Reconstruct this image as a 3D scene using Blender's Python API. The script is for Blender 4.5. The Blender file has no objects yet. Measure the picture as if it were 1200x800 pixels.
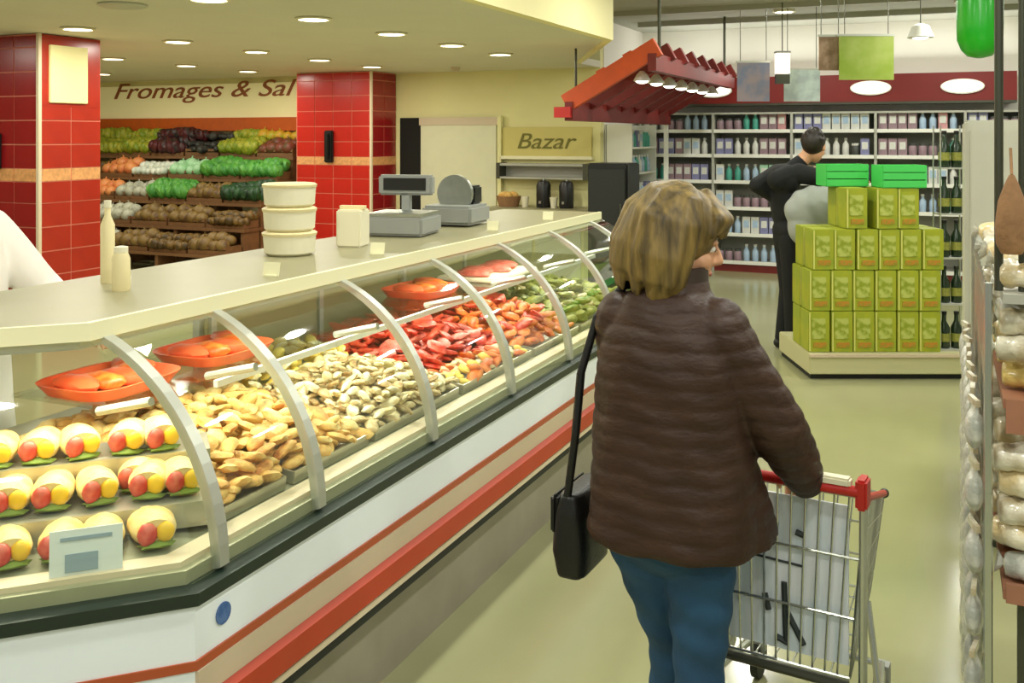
import bpy, bmesh, math, random
from mathutils import Vector, Matrix, Euler

random.seed(7)
SC = bpy.context.scene
COL = SC.collection
PI = math.pi
R = math.radians

# ------------------------------------------------------------------ camera
VIEW = R(23.9)            # the camera looks 23.9 degrees to the left of the aisle (+Y)
cam_data = bpy.data.cameras.new('camera')
cam_data.lens = 34.5
cam_data.sensor_width = 36
cam_data.shift_y = -0.2
cam_data.clip_end = 100
cam = bpy.data.objects.new('camera', cam_data)
cam.location = (0, 0, 1.75)
cam.rotation_euler = (R(90), 0, VIEW)
COL.objects.link(cam)
SC.camera = cam

# ------------------------------------------------------------------ world, exposure
W = bpy.data.worlds.new('world')
W.use_nodes = True
W.node_tree.nodes['Background'].inputs[0].default_value = (0.98, 1.0, 0.92, 1)
W.node_tree.nodes['Background'].inputs[1].default_value = 0.5
SC.world = W
SC.view_settings.view_transform = 'Standard'
SC.view_settings.look = 'None'
SC.view_settings.exposure = -0.55
SC.view_settings.gamma = 1.0
SC.view_settings.use_curve_mapping = False

DELI_W = 19.0      # watts of one deli downlight
STORE_W = 36.0     # watts of one store ceiling lamp
CASE_W = 5.2       # watts of one lamp in the counter
WARM = (1.0, 0.97, 0.84)
STORE_C = (1.0, 0.995, 0.91)


# ------------------------------------------------------------------ materials
def lin(c):
    return tuple((v / 12.92 if v <= 0.04045 else ((v + 0.055) / 1.055) ** 2.4) for v in (x / 255 for x in c))


def mat(name, rgb, rough=0.55, metal=0.0, var=0.0, scale=9.0, bump=0.0, bscale=60.0, coat=0.0,
        rgb2=None, stretch=None, emit=0.0, spec=0.5, detail=3.0, alpha=1.0):
    m = bpy.data.materials.new(name)
    m.use_nodes = True
    nt = m.node_tree
    b = nt.nodes['Principled BSDF']
    c = lin(rgb)
    b.inputs['Base Color'].default_value = (*c, 1)
    b.inputs['Roughness'].default_value = rough
    b.inputs['Metallic'].default_value = metal
    b.inputs['Specular IOR Level'].default_value = spec
    b.inputs['Coat Weight'].default_value = coat
    b.inputs['Coat Roughness'].default_value = 0.15
    if emit:
        b.inputs['Emission Color'].default_value = (*c, 1)
        b.inputs['Emission Strength'].default_value = emit
    tc = None
    if var or rgb2 or bump:
        tc = nt.nodes.new('ShaderNodeTexCoord')
        mp = nt.nodes.new('ShaderNodeMapping')
        if stretch:
            mp.inputs['Scale'].default_value = stretch
        nt.links.new(tc.outputs['Object'], mp.inputs['Vector'])
    if var or rgb2:
        n = nt.nodes.new('ShaderNodeTexNoise')
        n.inputs['Scale'].default_value = scale
        n.inputs['Detail'].default_value = detail
        nt.links.new(mp.outputs[0], n.inputs['Vector'])
        r = nt.nodes.new('ShaderNodeValToRGB')
        if rgb2:
            c2 = lin(rgb2)
            r.color_ramp.elements[0].position = 0.40
            r.color_ramp.elements[1].position = 0.60
            r.color_ramp.elements[0].color = (*c, 1)
            r.color_ramp.elements[1].color = (*c2, 1)
        else:
            r.color_ramp.elements[0].position = 0.3
            r.color_ramp.elements[1].position = 0.7
            r.color_ramp.elements[0].color = (*[v * (1 - var) for v in c], 1)
            r.color_ramp.elements[1].color = (*[min(1, v * (1 + var)) for v in c], 1)
        nt.links.new(n.outputs['Fac'], r.inputs['Fac'])
        nt.links.new(r.outputs['Color'], b.inputs['Base Color'])
    if bump:
        n2 = nt.nodes.new('ShaderNodeTexNoise')
        n2.inputs['Scale'].default_value = bscale
        n2.inputs['Detail'].default_value = 4
        nt.links.new(mp.outputs[0], n2.inputs['Vector'])
        bp = nt.nodes.new('ShaderNodeBump')
        bp.inputs['Strength'].default_value = bump
        bp.inputs['Distance'].default_value = 0.01
        nt.links.new(n2.outputs['Fac'], bp.inputs['Height'])
        nt.links.new(bp.outputs[0], b.inputs['Normal'])
    return m


def glass_mat(name, tint=(0.95, 0.98, 0.95), refl=0.9, rough=0.03, f0=0.035):
    m = bpy.data.materials.new(name)
    m.use_nodes = True
    nt = m.node_tree
    nt.nodes.clear()
    N, L = nt.nodes.new, nt.links.new
    out = N('ShaderNodeOutputMaterial')
    tr = N('ShaderNodeBsdfTransparent')
    tr.inputs[0].default_value = (*tint, 1)
    gl = N('ShaderNodeBsdfGlossy')
    gl.inputs[0].default_value = (refl, refl, refl, 1)
    gl.inputs['Roughness'].default_value = rough
    ge = N('ShaderNodeNewGeometry')
    dt = N('ShaderNodeVectorMath')
    dt.operation = 'DOT_PRODUCT'
    L(ge.outputs['Normal'], dt.inputs[0])
    L(ge.outputs['Incoming'], dt.inputs[1])
    prev = dt.outputs['Value']
    for op, k in (('ABSOLUTE', None), ('SUBTRACT', 1.0), ('POWER', 5.0), ('MULTIPLY', 1 - f0), ('ADD', f0)):
        n = N('ShaderNodeMath')
        n.operation = op
        n.use_clamp = True
        if op == 'SUBTRACT':
            n.inputs[0].default_value = 1.0
            L(prev, n.inputs[1])
        else:
            L(prev, n.inputs[0])
            if k is not None:
                n.inputs[1].default_value = k
        prev = n.outputs[0]
    mx = N('ShaderNodeMixShader')
    L(prev, mx.inputs[0])
    L(tr.outputs[0], mx.inputs[1])
    L(gl.outputs[0], mx.inputs[2])
    L(mx.outputs[0], out.inputs[0])
    return m


M = {}
M['floor'] = mat('floor_tile', (156, 156, 116), 0.16, var=0.05, scale=1.3, spec=0.5)
M['deli_ceiling'] = mat('ceiling_plaster', (222, 218, 198), 0.85, var=0.02, scale=2)
M['store_ceiling'] = mat('ceiling_panel', (176, 178, 164), 0.8, var=0.05, scale=1.5)
M['cream'] = mat('cream_paint', (234, 228, 168), 0.7, var=0.03, scale=2)
M['fascia'] = mat('cream_fascia_paint', (246, 236, 176), 0.6, var=0.03, scale=3, stretch=(1, 1, 0.1))
M['white_wall'] = mat('white_paint', (244, 242, 232), 0.7)
M['tile_shaded'] = mat('red_tile_shaded', (150, 26, 30), 0.25, var=0.12, scale=4)  # darker column faces: their shade is put into the tile colour
M['tile_lit'] = mat('red_tile_lit', (172, 44, 24), 0.25, var=0.12, scale=4)  # same tile as lit on the near column's right face
M['tile_lit_far'] = mat('red_tile_lit_far', (194, 40, 30), 0.25, var=0.10, scale=4)  # same tile as lit on the far column's front face
M['tile_cream'] = mat('cream_tile', (222, 160, 104), 0.35, var=0.2, scale=30)
M['grout'] = mat('grout', (226, 140, 116), 0.8)
M['white_panel'] = mat('white_enamel', (238, 246, 250), 0.35, var=0.02, scale=3)
M['red_strip'] = mat('brick_red_strip', (176, 82, 44), 0.4)
M['red_bumper'] = mat('red_bumper_rubber', (186, 60, 26), 0.45, var=0.05, scale=5)
M['beige_strip'] = mat('beige_strip', (206, 188, 160), 0.5)
M['edge_white'] = mat('white_edge', (224, 206, 176), 0.5)
M['black_rubber'] = mat('black_rubber', (24, 28, 24), 0.6)
M['green_gasket'] = mat('dark_green_gasket', (30, 44, 34), 0.4)
M['kick'] = mat('grey_kick_plate', (150, 144, 126), 0.5, var=0.05)
M['steel'] = mat('brushed_steel', (176, 180, 172), 0.32, 1.0, var=0.05, scale=30, stretch=(1, 12, 1))
M['deck'] = mat('steel_deck', (170, 168, 140), 0.45, 0.3, var=0.05)
M['alu'] = mat('aluminium_rib', (186, 188, 176), 0.38, 0.55)
M['ledge'] = mat('beige_laminate', (150, 145, 112), 0.4, var=0.03, scale=6)
M['ledge_edge'] = mat('cream_edge', (240, 236, 196), 0.4)
M['back_panel'] = mat('olive_panel', (150, 146, 104), 0.35, 0.2)
M['glass'] = glass_mat('counter_glass')
M['shelf_glass'] = glass_mat('shelf_glass', (0.93, 0.96, 0.93), 0.8, 0.06, 0.05)
M['lamp'] = mat('lamp_glow', (255, 246, 214), 0.5, emit=9.0)
M['lamp_cool'] = mat('store_lamp_glow', (255, 250, 232), 0.5, emit=7.0)
M['oval_lamp'] = mat('oval_sign_glow', (255, 246, 232), 0.5, emit=1.6)
M['lamp_trim'] = mat('white_lamp_trim', (232, 226, 196), 0.5)
M['chrome'] = mat('chrome_wire', (200, 204, 196), 0.25, 0.9)
M['dark_metal'] = mat('dark_steel', (82, 84, 72), 0.4, 0.7)
M['red_plastic'] = mat('red_plastic', (188, 34, 26), 0.4)
M['canopy_lit'] = mat('red_paint_lit', (198, 78, 30), 0.5, var=0.08)  # canopy red with the light on it painted in
M['canopy_dark'] = mat('dark_red_paint', (112, 28, 22), 0.5, var=0.1)  # shelf bases, and the canopy parts left without the lit tone
M['maroon'] = mat('maroon_fascia', (122, 22, 16), 0.5, var=0.15, scale=1.5)
M['grey_shelf'] = mat('grey_shelf_metal', (172, 172, 160), 0.5)
M['rail_white'] = mat('white_price_rail', (232, 232, 222), 0.5)
M['white_plastic'] = mat('white_plastic', (232, 226, 196), 0.45)
M['cream_plastic'] = mat('cream_plastic', (228, 214, 164), 0.5)
M['grey_plastic'] = mat('grey_plastic', (150, 152, 146), 0.45)
M['black_plastic'] = mat('black_plastic', (20, 20, 18), 0.35)
M['bottle_green'] = mat('dark_green_glass', (22, 44, 20), 0.2, var=0.2, coat=0.3)
M['box_green'] = mat('lime_carton', (164, 168, 36), 0.5, rgb2=(146, 160, 40), scale=8)
M['box_label'] = mat('pale_lime_print', (182, 190, 96), 0.5, rgb2=(138, 152, 34), scale=22)
M['box_orange'] = mat('orange_print', (186, 128, 40), 0.5, rgb2=(150, 140, 40), scale=40)
M['box_edge'] = mat('pale_carton_edge', (206, 206, 110), 0.5)
M['crate_green'] = mat('bright_green_plastic', (74, 200, 92), 0.4)
M['balloon'] = mat('green_balloon_rubber', (20, 168, 24), 0.3, coat=0.3)
M['plinth'] = mat('beige_plinth', (196, 192, 146), 0.5)
M['fridge'] = mat('pale_grey_enamel', (196, 196, 178), 0.45, var=0.02)
M['wood'] = mat('brown_wood', (120, 84, 50), 0.6, var=0.2, scale=12, stretch=(8, 1, 1))
M['orange_board'] = mat('orange_brown_board', (158, 108, 82), 0.55, var=0.1)
M['orange_stripe'] = mat('orange_stripe_paint', (196, 88, 14), 0.6, var=0.08)
M['sign_cream'] = mat('glowing_sign_board', (250, 240, 184), 0.6, emit=0.12)  # faint glow added to lift the board off the wall, no lamp inside
M['sign_text'] = mat('red_brown_lettering', (150, 84, 40), 0.6)
M['sign_text_olive'] = mat('olive_lettering', (112, 108, 36), 0.6)
M['sign_yellow'] = mat('yellow_sign_board', (208, 196, 118), 0.6)
M['skin'] = mat('skin', (214, 160, 122), 0.5, var=0.05, scale=30)
M['eye_white'] = mat('eye_white', (236, 232, 224), 0.3)
M['eye_dark'] = mat('eye_iris', (46, 34, 24), 0.3)
M['lips'] = mat('lips', (176, 96, 84), 0.5)
M['jacket'] = mat('brown_quilted_nylon', (60, 41, 31), 0.5, var=0.16, scale=11, bump=0.35, bscale=28, spec=0.3, stretch=(1, 1, 2.2))
M['jacket_trim'] = mat('dark_brown_trim', (52, 36, 26), 0.6)
M['jeans'] = mat('blue_denim', (34, 74, 106), 0.8, var=0.18, scale=9, bump=0.2, bscale=300)
M['hair_blonde'] = mat('streaked_blonde_hair', (112, 92, 46), 0.5, var=0.68, scale=48, stretch=(1, 1, 0.10), detail=6)
M['hair_dark'] = mat('dark_brown_hair', (34, 24, 16), 0.5, var=0.3, scale=40)
M['leather'] = mat('black_leather', (18, 17, 15), 0.4, bump=0.15, bscale=120)
M['black_cloth'] = mat('black_cloth', (13, 15, 15), 0.85, var=0.2)
M['grey_cloth'] = mat('grey_cloth', (160, 164, 156), 0.8, var=0.08)
M['white_cloth'] = mat('white_coat_cotton', (240, 236, 226), 0.8, var=0.03)
M['placard'] = mat('pale_blue_placard', (206, 218, 224), 0.5, rgb2=(228, 232, 236), scale=7, stretch=(3, 1, 0.6))
M['ink'] = mat('dark_ink', (40, 48, 46), 0.6)
M['blue_ink'] = mat('blue_sticker', (54, 92, 152), 0.5, rgb2=(84, 116, 168), scale=60)
M['card'] = mat('white_card', (226, 230, 226), 0.6, var=0.02)
M['card_ink'] = mat('grey_blue_print', (150, 166, 176), 0.6)
M['bread'] = mat('cream_bread', (236, 212, 146), 0.6, rgb2=(226, 190, 112), scale=22, bump=0.2)
M['ham'] = mat('red_ham', (206, 64, 52), 0.4, rgb2=(224, 112, 92), scale=34)
M['cheese'] = mat('yellow_cheese', (244, 196, 46), 0.4, var=0.06)
M['lemon'] = mat('yellow_rind', (240, 212, 78), 0.45, var=0.08, bump=0.1)
M['lettuce'] = mat('green_leaf', (120, 142, 44), 0.6, var=0.3)
M['gold1'] = mat('golden_crumb', (234, 196, 116), 0.6, rgb2=(216, 162, 82), scale=26, bump=0.5, bscale=70)
M['gold2'] = mat('pale_crumb', (242, 218, 150), 0.6, rgb2=(228, 186, 104), scale=26, bump=0.5, bscale=70)
M['gold3'] = mat('toasted_crumb', (208, 138, 70), 0.6, rgb2=(230, 178, 96), scale=26, bump=0.5, bscale=70)
M['pale1'] = mat('pale_filling', (236, 220, 172), 0.55, rgb2=(196, 168, 116), scale=34, bump=0.3)
M['pale2'] = mat('cream_filling', (244, 236, 202), 0.55, rgb2=(226, 204, 146), scale=34, bump=0.3)
M['pale3'] = mat('brown_filling', (178, 138, 86), 0.55, rgb2=(222, 196, 144), scale=34, bump=0.3)
M['yell'] = mat('yellow_filling', (242, 214, 104), 0.5, var=0.1)
M['meat1'] = mat('red_meat', (206, 44, 24), 0.35, rgb2=(226, 96, 70), scale=40)
M['meat2'] = mat('orange_meat', (212, 92, 26), 0.4, rgb2=(228, 132, 54), scale=40)
M['meat3'] = mat('pink_meat', (226, 128, 112), 0.4, rgb2=(206, 84, 70), scale=40)
M['olive'] = mat('olive_green_salad', (150, 148, 66), 0.5, rgb2=(118, 124, 48), scale=40)
M['orange_tray'] = mat('orange_red_dish', (214, 78, 40), 0.4, rgb2=(224, 104, 60), scale=9)
M['tray_steel'] = mat('tray_steel', (190, 188, 168), 0.35, 0.7)
M['brown_sack'] = mat('brown_sack', (148, 110, 74), 0.8, var=0.2, scale=20, bump=0.4)
M['wrap_white'] = mat('white_wrapped_bread', (224, 218, 196), 0.3, rgb2=(186, 172, 140), scale=18, coat=0.8, bump=0.5, bscale=40)
M['wrap_cream'] = mat('cream_wrapped_bread', (222, 200, 150), 0.3, rgb2=(240, 232, 206), scale=18, coat=0.8, bump=0.5, bscale=40)
M['wrap_grey'] = mat('grey_clear_wrap', (170, 172, 162), 0.22, rgb2=(206, 206, 196), scale=24, coat=0.9, bump=0.6, bscale=40)
M['wrap_yellow'] = mat('yellow_wrapped_bread', (226, 198, 116), 0.35, var=0.1, coat=0.6, bump=0.4)
M['door'] = mat('pale_door', (218, 217, 184), 0.5, var=0.02)
M['dark_gap'] = mat('dark_opening', (24, 24, 20), 0.9)
M['green_label'] = mat('green_label', (46, 116, 64), 0.5)
M['lime_banner'] = mat('lime_banner_print', (132, 156, 40), 0.6, rgb2=(158, 172, 84), scale=3)
M['brown_banner'] = mat('brown_banner_print', (128, 100, 72), 0.6, rgb2=(164, 136, 110), scale=9)
M['banner_blue'] = mat('pale_blue_banner', (176, 190, 190), 0.6, rgb2=(206, 222, 216), scale=6)
M['banner_mauve'] = mat('mauve_banner', (150, 136, 140), 0.6, rgb2=(118, 124, 146), scale=6)


# ------------------------------------------------------------------ mesh helpers
class MB:
    def __init__(self):
        self.bm = bmesh.new()

    def box(self, c, s, rot=None):
        m = Matrix.Translation(c)
        if rot:
            m = m @ Euler(rot).to_matrix().to_4x4()
        m = m @ Matrix.Diagonal((s[0], s[1], s[2], 1))
        bmesh.ops.create_cube(self.bm, size=1, matrix=m)
        return self

    def cyl(self, p0, p1, r0, r1=None, n=12, caps=True):
        p0, p1 = Vector(p0), Vector(p1)
        r1 = r0 if r1 is None else r1
        q = (p1 - p0).to_track_quat('Z', 'Y').to_matrix()
        vn, fn = self.bm.verts.new, self.bm.faces.new
        ring_ = [q @ Vector((math.cos(2 * PI * k / n), math.sin(2 * PI * k / n), 0)) for k in range(n)]
        a = [vn(p0 + u * r0) for u in ring_]
        b = [vn(p1 + u * r1) for u in ring_]
        for k in range(n):
            fn((a[k], a[(k + 1) % n], b[(k + 1) % n], b[k]))
        if caps:
            fn(a[::-1])
            fn(b)
        return self

    def ell(self, c, r, rot=None, seg=12, rings=8):
        m = Matrix.Translation(c)
        if rot:
            m = m @ Euler(rot).to_matrix().to_4x4()
        m = m @ Matrix.Diagonal((r[0], r[1], r[2], 1))
        return self.ball(m, seg, rings)

    def ball(self, m, seg=12, rings=8):
        """a unit sphere put through matrix m"""
        vn, fn = self.bm.verts.new, self.bm.faces.new
        top, bot = vn(m @ Vector((0, 0, 1))), vn(m @ Vector((0, 0, -1)))
        rows = []
        for i in range(1, rings):
            t = PI * i / rings
            st, ct = math.sin(t), math.cos(t)
            rows.append([vn(m @ Vector((st * math.cos(2 * PI * k / seg), st * math.sin(2 * PI * k / seg), ct))) for k in range(seg)])
        for k in range(seg):
            q = (k + 1) % seg
            fn((top, rows[0][k], rows[0][q]))
            fn((bot, rows[-1][q], rows[-1][k]))
            for r0, r1 in zip(rows, rows[1:]):
                fn((r0[k], r1[k], r1[q], r0[q]))
        return self

    def ico(self, c, r, rot=None, sub=2, jitter=0.0):
        m = Matrix.Translation(c)
        if rot:
            m = m @ Euler(rot).to_matrix().to_4x4()
        m = m @ Matrix.Diagonal((r[0], r[1], r[2], 1))
        g = bmesh.ops.create_icosphere(self.bm, subdivisions=sub, radius=1, matrix=m)
        if jitter:
            cc = Vector(c)
            for v in g['verts']:
                v.co = cc + (v.co - cc) * (1 + random.uniform(-jitter, jitter))
        return self

    def cap(self, p0, p1, r0, r1, seg=12):
        self.cyl(p0, p1, r0, r1, seg)
        self.ell(p0, (r0,) * 3, seg=seg, rings=8)
        self.ell(p1, (r1,) * 3, seg=seg, rings=8)
        return self

    def tube(self, pts, r, n=8):
        for a, b in zip(pts, pts[1:]):
            self.cyl(a, b, r, r, n)
        for p in pts[1:-1]:
            self.ell(p, (r,) * 3, seg=n, rings=6)
        return self

    def lathe(self, prof, c=(0, 0, 0), n=16):
        rows = []
        for r, z in prof:
            rows.append([self.bm.verts.new((c[0] + r * math.cos(2 * PI * k / n), c[1] + r * math.sin(2 * PI * k / n), c[2] + z)) for k in range(n)])
        for a, b in zip(rows, rows[1:]):
            for k in range(n):
                self.bm.faces.new((a[k], a[(k + 1) % n], b[(k + 1) % n], b[k]))
        self.bm.faces.new(rows[0][::-1])
        self.bm.faces.new(rows[-1])
        return self

    def loft(self, rows, closed=True, caps=True):
        vr = [[self.bm.verts.new(p) for p in row] for row in rows]
        for a, b in zip(vr, vr[1:]):
            n = len(a)
            for k in range(n if closed else n - 1):
                self.bm.faces.new((a[k], a[(k + 1) % n], b[(k + 1) % n], b[k]))
        if caps and closed:
            self.bm.faces.new(vr[0][::-1])
            self.bm.faces.new(vr[-1])
        return self

    def prism(self, poly, z0, z1):
        return self.loft([[(x, y, z0) for x, y in poly], [(x, y, z1) for x, y in poly]])

    def build(self, name, m, parent=None, smooth=False, loc=None, rotz=0.0, bevel=0.0):
        if bevel:
            bmesh.ops.bevel(self.bm, geom=self.bm.edges[:], offset=bevel, segments=2, affect='EDGES', clamp_overlap=True)
        bmesh.ops.recalc_face_normals(self.bm, faces=self.bm.faces)
        if smooth:
            for e in self.bm.edges:
                if len(e.link_faces) == 2 and e.calc_face_angle(0) > 0.8:
                    e.smooth = False
        me = bpy.data.meshes.new(name)
        self.bm.to_mesh(me)
        self.bm.free()
        return link(name, me, m, parent, smooth, loc, rotz)


def link(name, me, m, parent=None, smooth=False, loc=None, rotz=0.0):
    if m is not None and not me.materials:
        me.materials.append(M[m] if isinstance(m, str) else m)
    if smooth:
        me.polygons.foreach_set('use_smooth', [True] * len(me.polygons))
    o = bpy.data.objects.new(name, me)
    COL.objects.link(o)
    o.parent = parent
    if loc:
        o.location = loc
    o.rotation_euler = (0, 0, rotz)
    return o


TMP = bpy.data.scenes.new('scratch')


def evaluated(o):
    """the object's mesh after its modifiers, worked out in an otherwise empty scene"""
    TMP.collection.objects.link(o)
    vl = TMP.view_layers[0]
    vl.update()
    res = bpy.data.meshes.new_from_object(o.evaluated_get(vl.depsgraph))
    old = o.data
    bpy.data.objects.remove(o)
    (bpy.data.meshes if isinstance(old, bpy.types.Mesh) else bpy.data.curves).remove(old)
    return res


def blob(fill, voxel=0.01, smooth=3, edit=None):
    """One continuous skin grown over the shapes that fill(mb) adds."""
    mb = MB()
    fill(mb)
    me = bpy.data.meshes.new('blob')
    mb.bm.to_mesh(me)
    mb.bm.free()
    o = bpy.data.objects.new('blob', me)
    md = o.modifiers.new('r', 'REMESH')
    md.mode = 'VOXEL'
    md.voxel_size = voxel
    if smooth:
        sm_ = o.modifiers.new('s', 'SMOOTH')
        sm_.factor = 0.5
        sm_.iterations = smooth
    res = evaluated(o)
    if edit:
        ns = [v.normal.copy() for v in res.vertices]
        for v, nn in zip(res.vertices, ns):
            v.co = edit(v.co.copy(), nn)
    return res


def tag(o, label=None, cat=None, group=None, kind=None):
    if label:
        o['label'] = label
    if cat:
        o['category'] = cat
    if group:
        o['group'] = group
    if kind:
        o['kind'] = kind
    return o


def thing(name, label, cat, loc=(0, 0, 0), rotz=0.0, group=None):
    o = bpy.data.objects.new(name, None)
    COL.objects.link(o)
    o.location = loc
    o.rotation_euler = (0, 0, rotz)
    o.empty_display_size = 0.1
    return tag(o, label, cat, group)


def structure(o):
    o['kind'] = 'structure'
    return o


KIDS = {}


def dup(root, loc, rotz=None, label=None, group=None, rot=None, scale=None):
    if root.name not in KIDS:
        KIDS[root.name] = [(c, list(c.children)) for c in root.children]
    r = root.copy()
    COL.objects.link(r)
    r.location = loc
    if rot is not None:
        r.rotation_euler = rot
    elif rotz is not None:
        r.rotation_euler = (0, 0, rotz)
    if scale is not None:
        r.scale = scale
    if label:
        r['label'] = label
    if group:
        r['group'] = group
    for c, gs in KIDS[root.name]:
        cc = c.copy()
        COL.objects.link(cc)
        cc.parent = r
        for g in gs:
            gg = g.copy()
            COL.objects.link(gg)
            gg.parent = cc
    return r


class Spawner:
    """The first call moves the original; later calls copy it."""

    def __init__(self, root):
        self.root, self.used = root, False

    def __call__(self, loc, rotz=0.0, label=None, group=None, rot=None, scale=None):
        if not self.used:
            self.used = True
            r = self.root
            KIDS[r.name] = [(c, list(c.children)) for c in r.children]
            r.location = loc
            r.rotation_euler = rot if rot is not None else (0, 0, rotz)
            if scale is not None:
                r.scale = scale
            if label:
                r['label'] = label
            if group:
                r['group'] = group
            return r
        return dup(self.root, loc, rotz, label, group, rot, scale)


def text(name, body, size, m, parent, loc, rot, extrude=0.004, shear=0.0, align='CENTER', width=None):
    c = bpy.data.curves.new(name, 'FONT')
    c.body = body
    c.size = size
    c.extrude = extrude
    c.shear = shear
    c.align_x = align
    me = evaluated(bpy.data.objects.new(name, c))
    me.materials.clear()
    o = link(name, me, m, parent)
    o.location = loc
    o.rotation_euler = rot
    if width:
        o.scale = (width, 1, 1)
    return o


def lamp(name, loc, watts, size, color, rot=(0, 0, 0), size_y=None, spread=None):
    l = bpy.data.lights.new(name, 'AREA')
    l.energy = watts
    l.color = color
    if size_y:
        l.shape = 'RECTANGLE'
        l.size, l.size_y = size, size_y
    else:
        l.shape = 'DISK'
        l.size = size
    if spread:
        l.spread = spread
    o = bpy.data.objects.new(name, l)
    COL.objects.link(o)
    o.location = loc
    o.rotation_euler = rot
    return o


# ================================================================== the building
DELI_Z, STORE_Z = 2.6, 3.2
WALL_Y, BACK_Y = 11.48, 13.3
structure(MB().box((-4, 5, -0.05), (20, 19, 0.1)).build('floor', 'floor'))
deli_poly = [(-13.2, -3), (-2.74, -3), (-2.74, 8.18), (-3.90, 10.6), (-3.90, WALL_Y), (-13.2, WALL_Y)]
structure(MB().prism(deli_poly, DELI_Z, DELI_Z + 0.08).build('ceiling', 'deli_ceiling'))
structure(MB().box((1.2, 5.2, STORE_Z + 0.05), (10.4, 16.4, 0.1)).build('ceiling', 'store_ceiling'))
fp = [(-2.74, -3), (-2.66, -3), (-2.66, 8.18), (-2.74, 8.18)]
structure(MB().prism(fp, DELI_Z - 0.01, STORE_Z).build('trim_1', 'fascia'))
fp = [(-2.74, 8.18), (-2.68, 8.21), (-3.84, 10.63), (-3.90, 10.6)]
structure(MB().prism(fp, DELI_Z - 0.01, STORE_Z).build('trim_2', 'fascia'))
structure(MB().box((-8.55, WALL_Y + 0.06, 1.6), (9.3, 0.12, 3.2)).build('wall_deli', 'cream'))
structure(MB().box((-3.94, (WALL_Y + BACK_Y) / 2 + 0.06, 1.6), (0.1, BACK_Y - WALL_Y - 0.12, 3.2)).build('wall_side', 'white_wall'))
structure(MB().box((1.0, BACK_Y + 0.06, 1.6), (10, 0.12, 3.2)).build('wall_back', 'white_wall'))
structure(MB().box((-13.26, 4.25, 1.3), (0.12, 14.5, 2.6)).build('wall_left', 'cream'))
structure(MB().box((6.06, 5.2, 1.6), (0.12, 16.2, 3.2)).build('wall_right', 'white_wall'))
# thin rails that carry hanging signs under the store ceiling
for i, y in enumerate((10.9, 12.1)):
    structure(MB().box((1.2, y, STORE_Z - 0.03), (9.6, 0.05, 0.06)).build('trim_%d' % (3 + i), 'grey_shelf'))
    
# doorway on the deli wall; a dark sheet paints the shade of its opening
dr = structure(MB().box((-5.99, WALL_Y - 0.015, 1.0), (1.46, 0.03, 2.0)).build('door_1', 'dark_gap'))
structure(MB().box((-5.825, WALL_Y - 0.055, 0.95), (1.10, 0.05, 1.9)).build('door_leaf', 'door', dr))
structure(MB().box((-5.825, WALL_Y - 0.06, 1.95), (1.14, 0.06, 0.10)).build('door_header', 'beige_strip', dr))
structure(MB().box((-5.23, WALL_Y - 0.06, 1.0), (0.05, 0.06, 2.04)).build('door_jamb', 'cream', dr))
structure(MB().box((-5.78, WALL_Y - 0.095, 0.96), (0.58, 0.03, 0.09)).build('push_bar', 'green_label', dr))


# ------------------------------------------------------------------ tiled columns
def column(x1, y0, w, d, left_mat, right_mat, label, cream_panel=False):
    """x1: right face, y0: front face; tiles 0.2 high on the front and the right face."""
    t = thing('tiled_column', label, 'column', (x1, y0, 0))
    t['kind'] = 'thing'
    MB().box((-w / 2 - 0.001, d / 2 - 0.004, DELI_Z / 2 - 0.003), (w + 0.014, d + 0.008, DELI_Z - 0.006)).build('column_core', 'grout', t)
    rows = [(0.008 + 0.2 * k, 0.189) for k in range(6)] + [(1.205, 0.168)] + [(1.49 + 0.2 * k, 0.189) for k in range(5)] + [(2.49, 0.09)]
    nf, nr = 4, 2
    tf, tr_ = {}, {}
    for z, h in rows + [(1.382, 0.1)]:
        cream = abs(z - 1.382) < 1e-6
        for k in range(nf):
            tw = w / nf
            key = ('f', round(h, 3), cream)
            if key not in tf:
                b = MB().box((0, 0, h / 2), (tw - 0.011, 0.02, h))
                b.bm.normal_update()
                o = b.build('tile', 'tile_cream' if cream else left_mat, t)
                tf[key] = o
            else:
                o = tf[key].copy()
                COL.objects.link(o)
            o.location = (-w + (k + 0.5) * tw, -0.004 + random.uniform(-.0015, .0015), z)
        for k in range(nr):
            if cream_panel and z > 2.0:
                continue
            td = d / nr
            key = ('r', round(h, 3), cream)
            if key not in tr_:
                o = MB().box((0, 0, h / 2), (0.02, td - 0.011, h)).build('tile', 'tile_cream' if cream else right_mat, t)
                tr_[key] = o
            else:
                o = tr_[key].copy()
                COL.objects.link(o)
            o.location = (0.001 + random.uniform(-.0015, .0015), (k + 0.5) * td, z)
    MB().box((0.006, -0.006, DELI_Z / 2), (0.03, 0.03, DELI_Z - 0.006)).build('corner_strip', 'edge_white', t)
    if cream_panel:
        MB().box((0.0, d / 2, 2.295), (0.03, d - 0.02, 0.59)).build('upper_panel', 'tile_lit', t)
        MB().box((0.02, d * 0.44, 2.27), (0.03, d * 0.62, 0.48)).build('light_panel', 'fascia', t, bevel=0.005)
    return t


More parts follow.
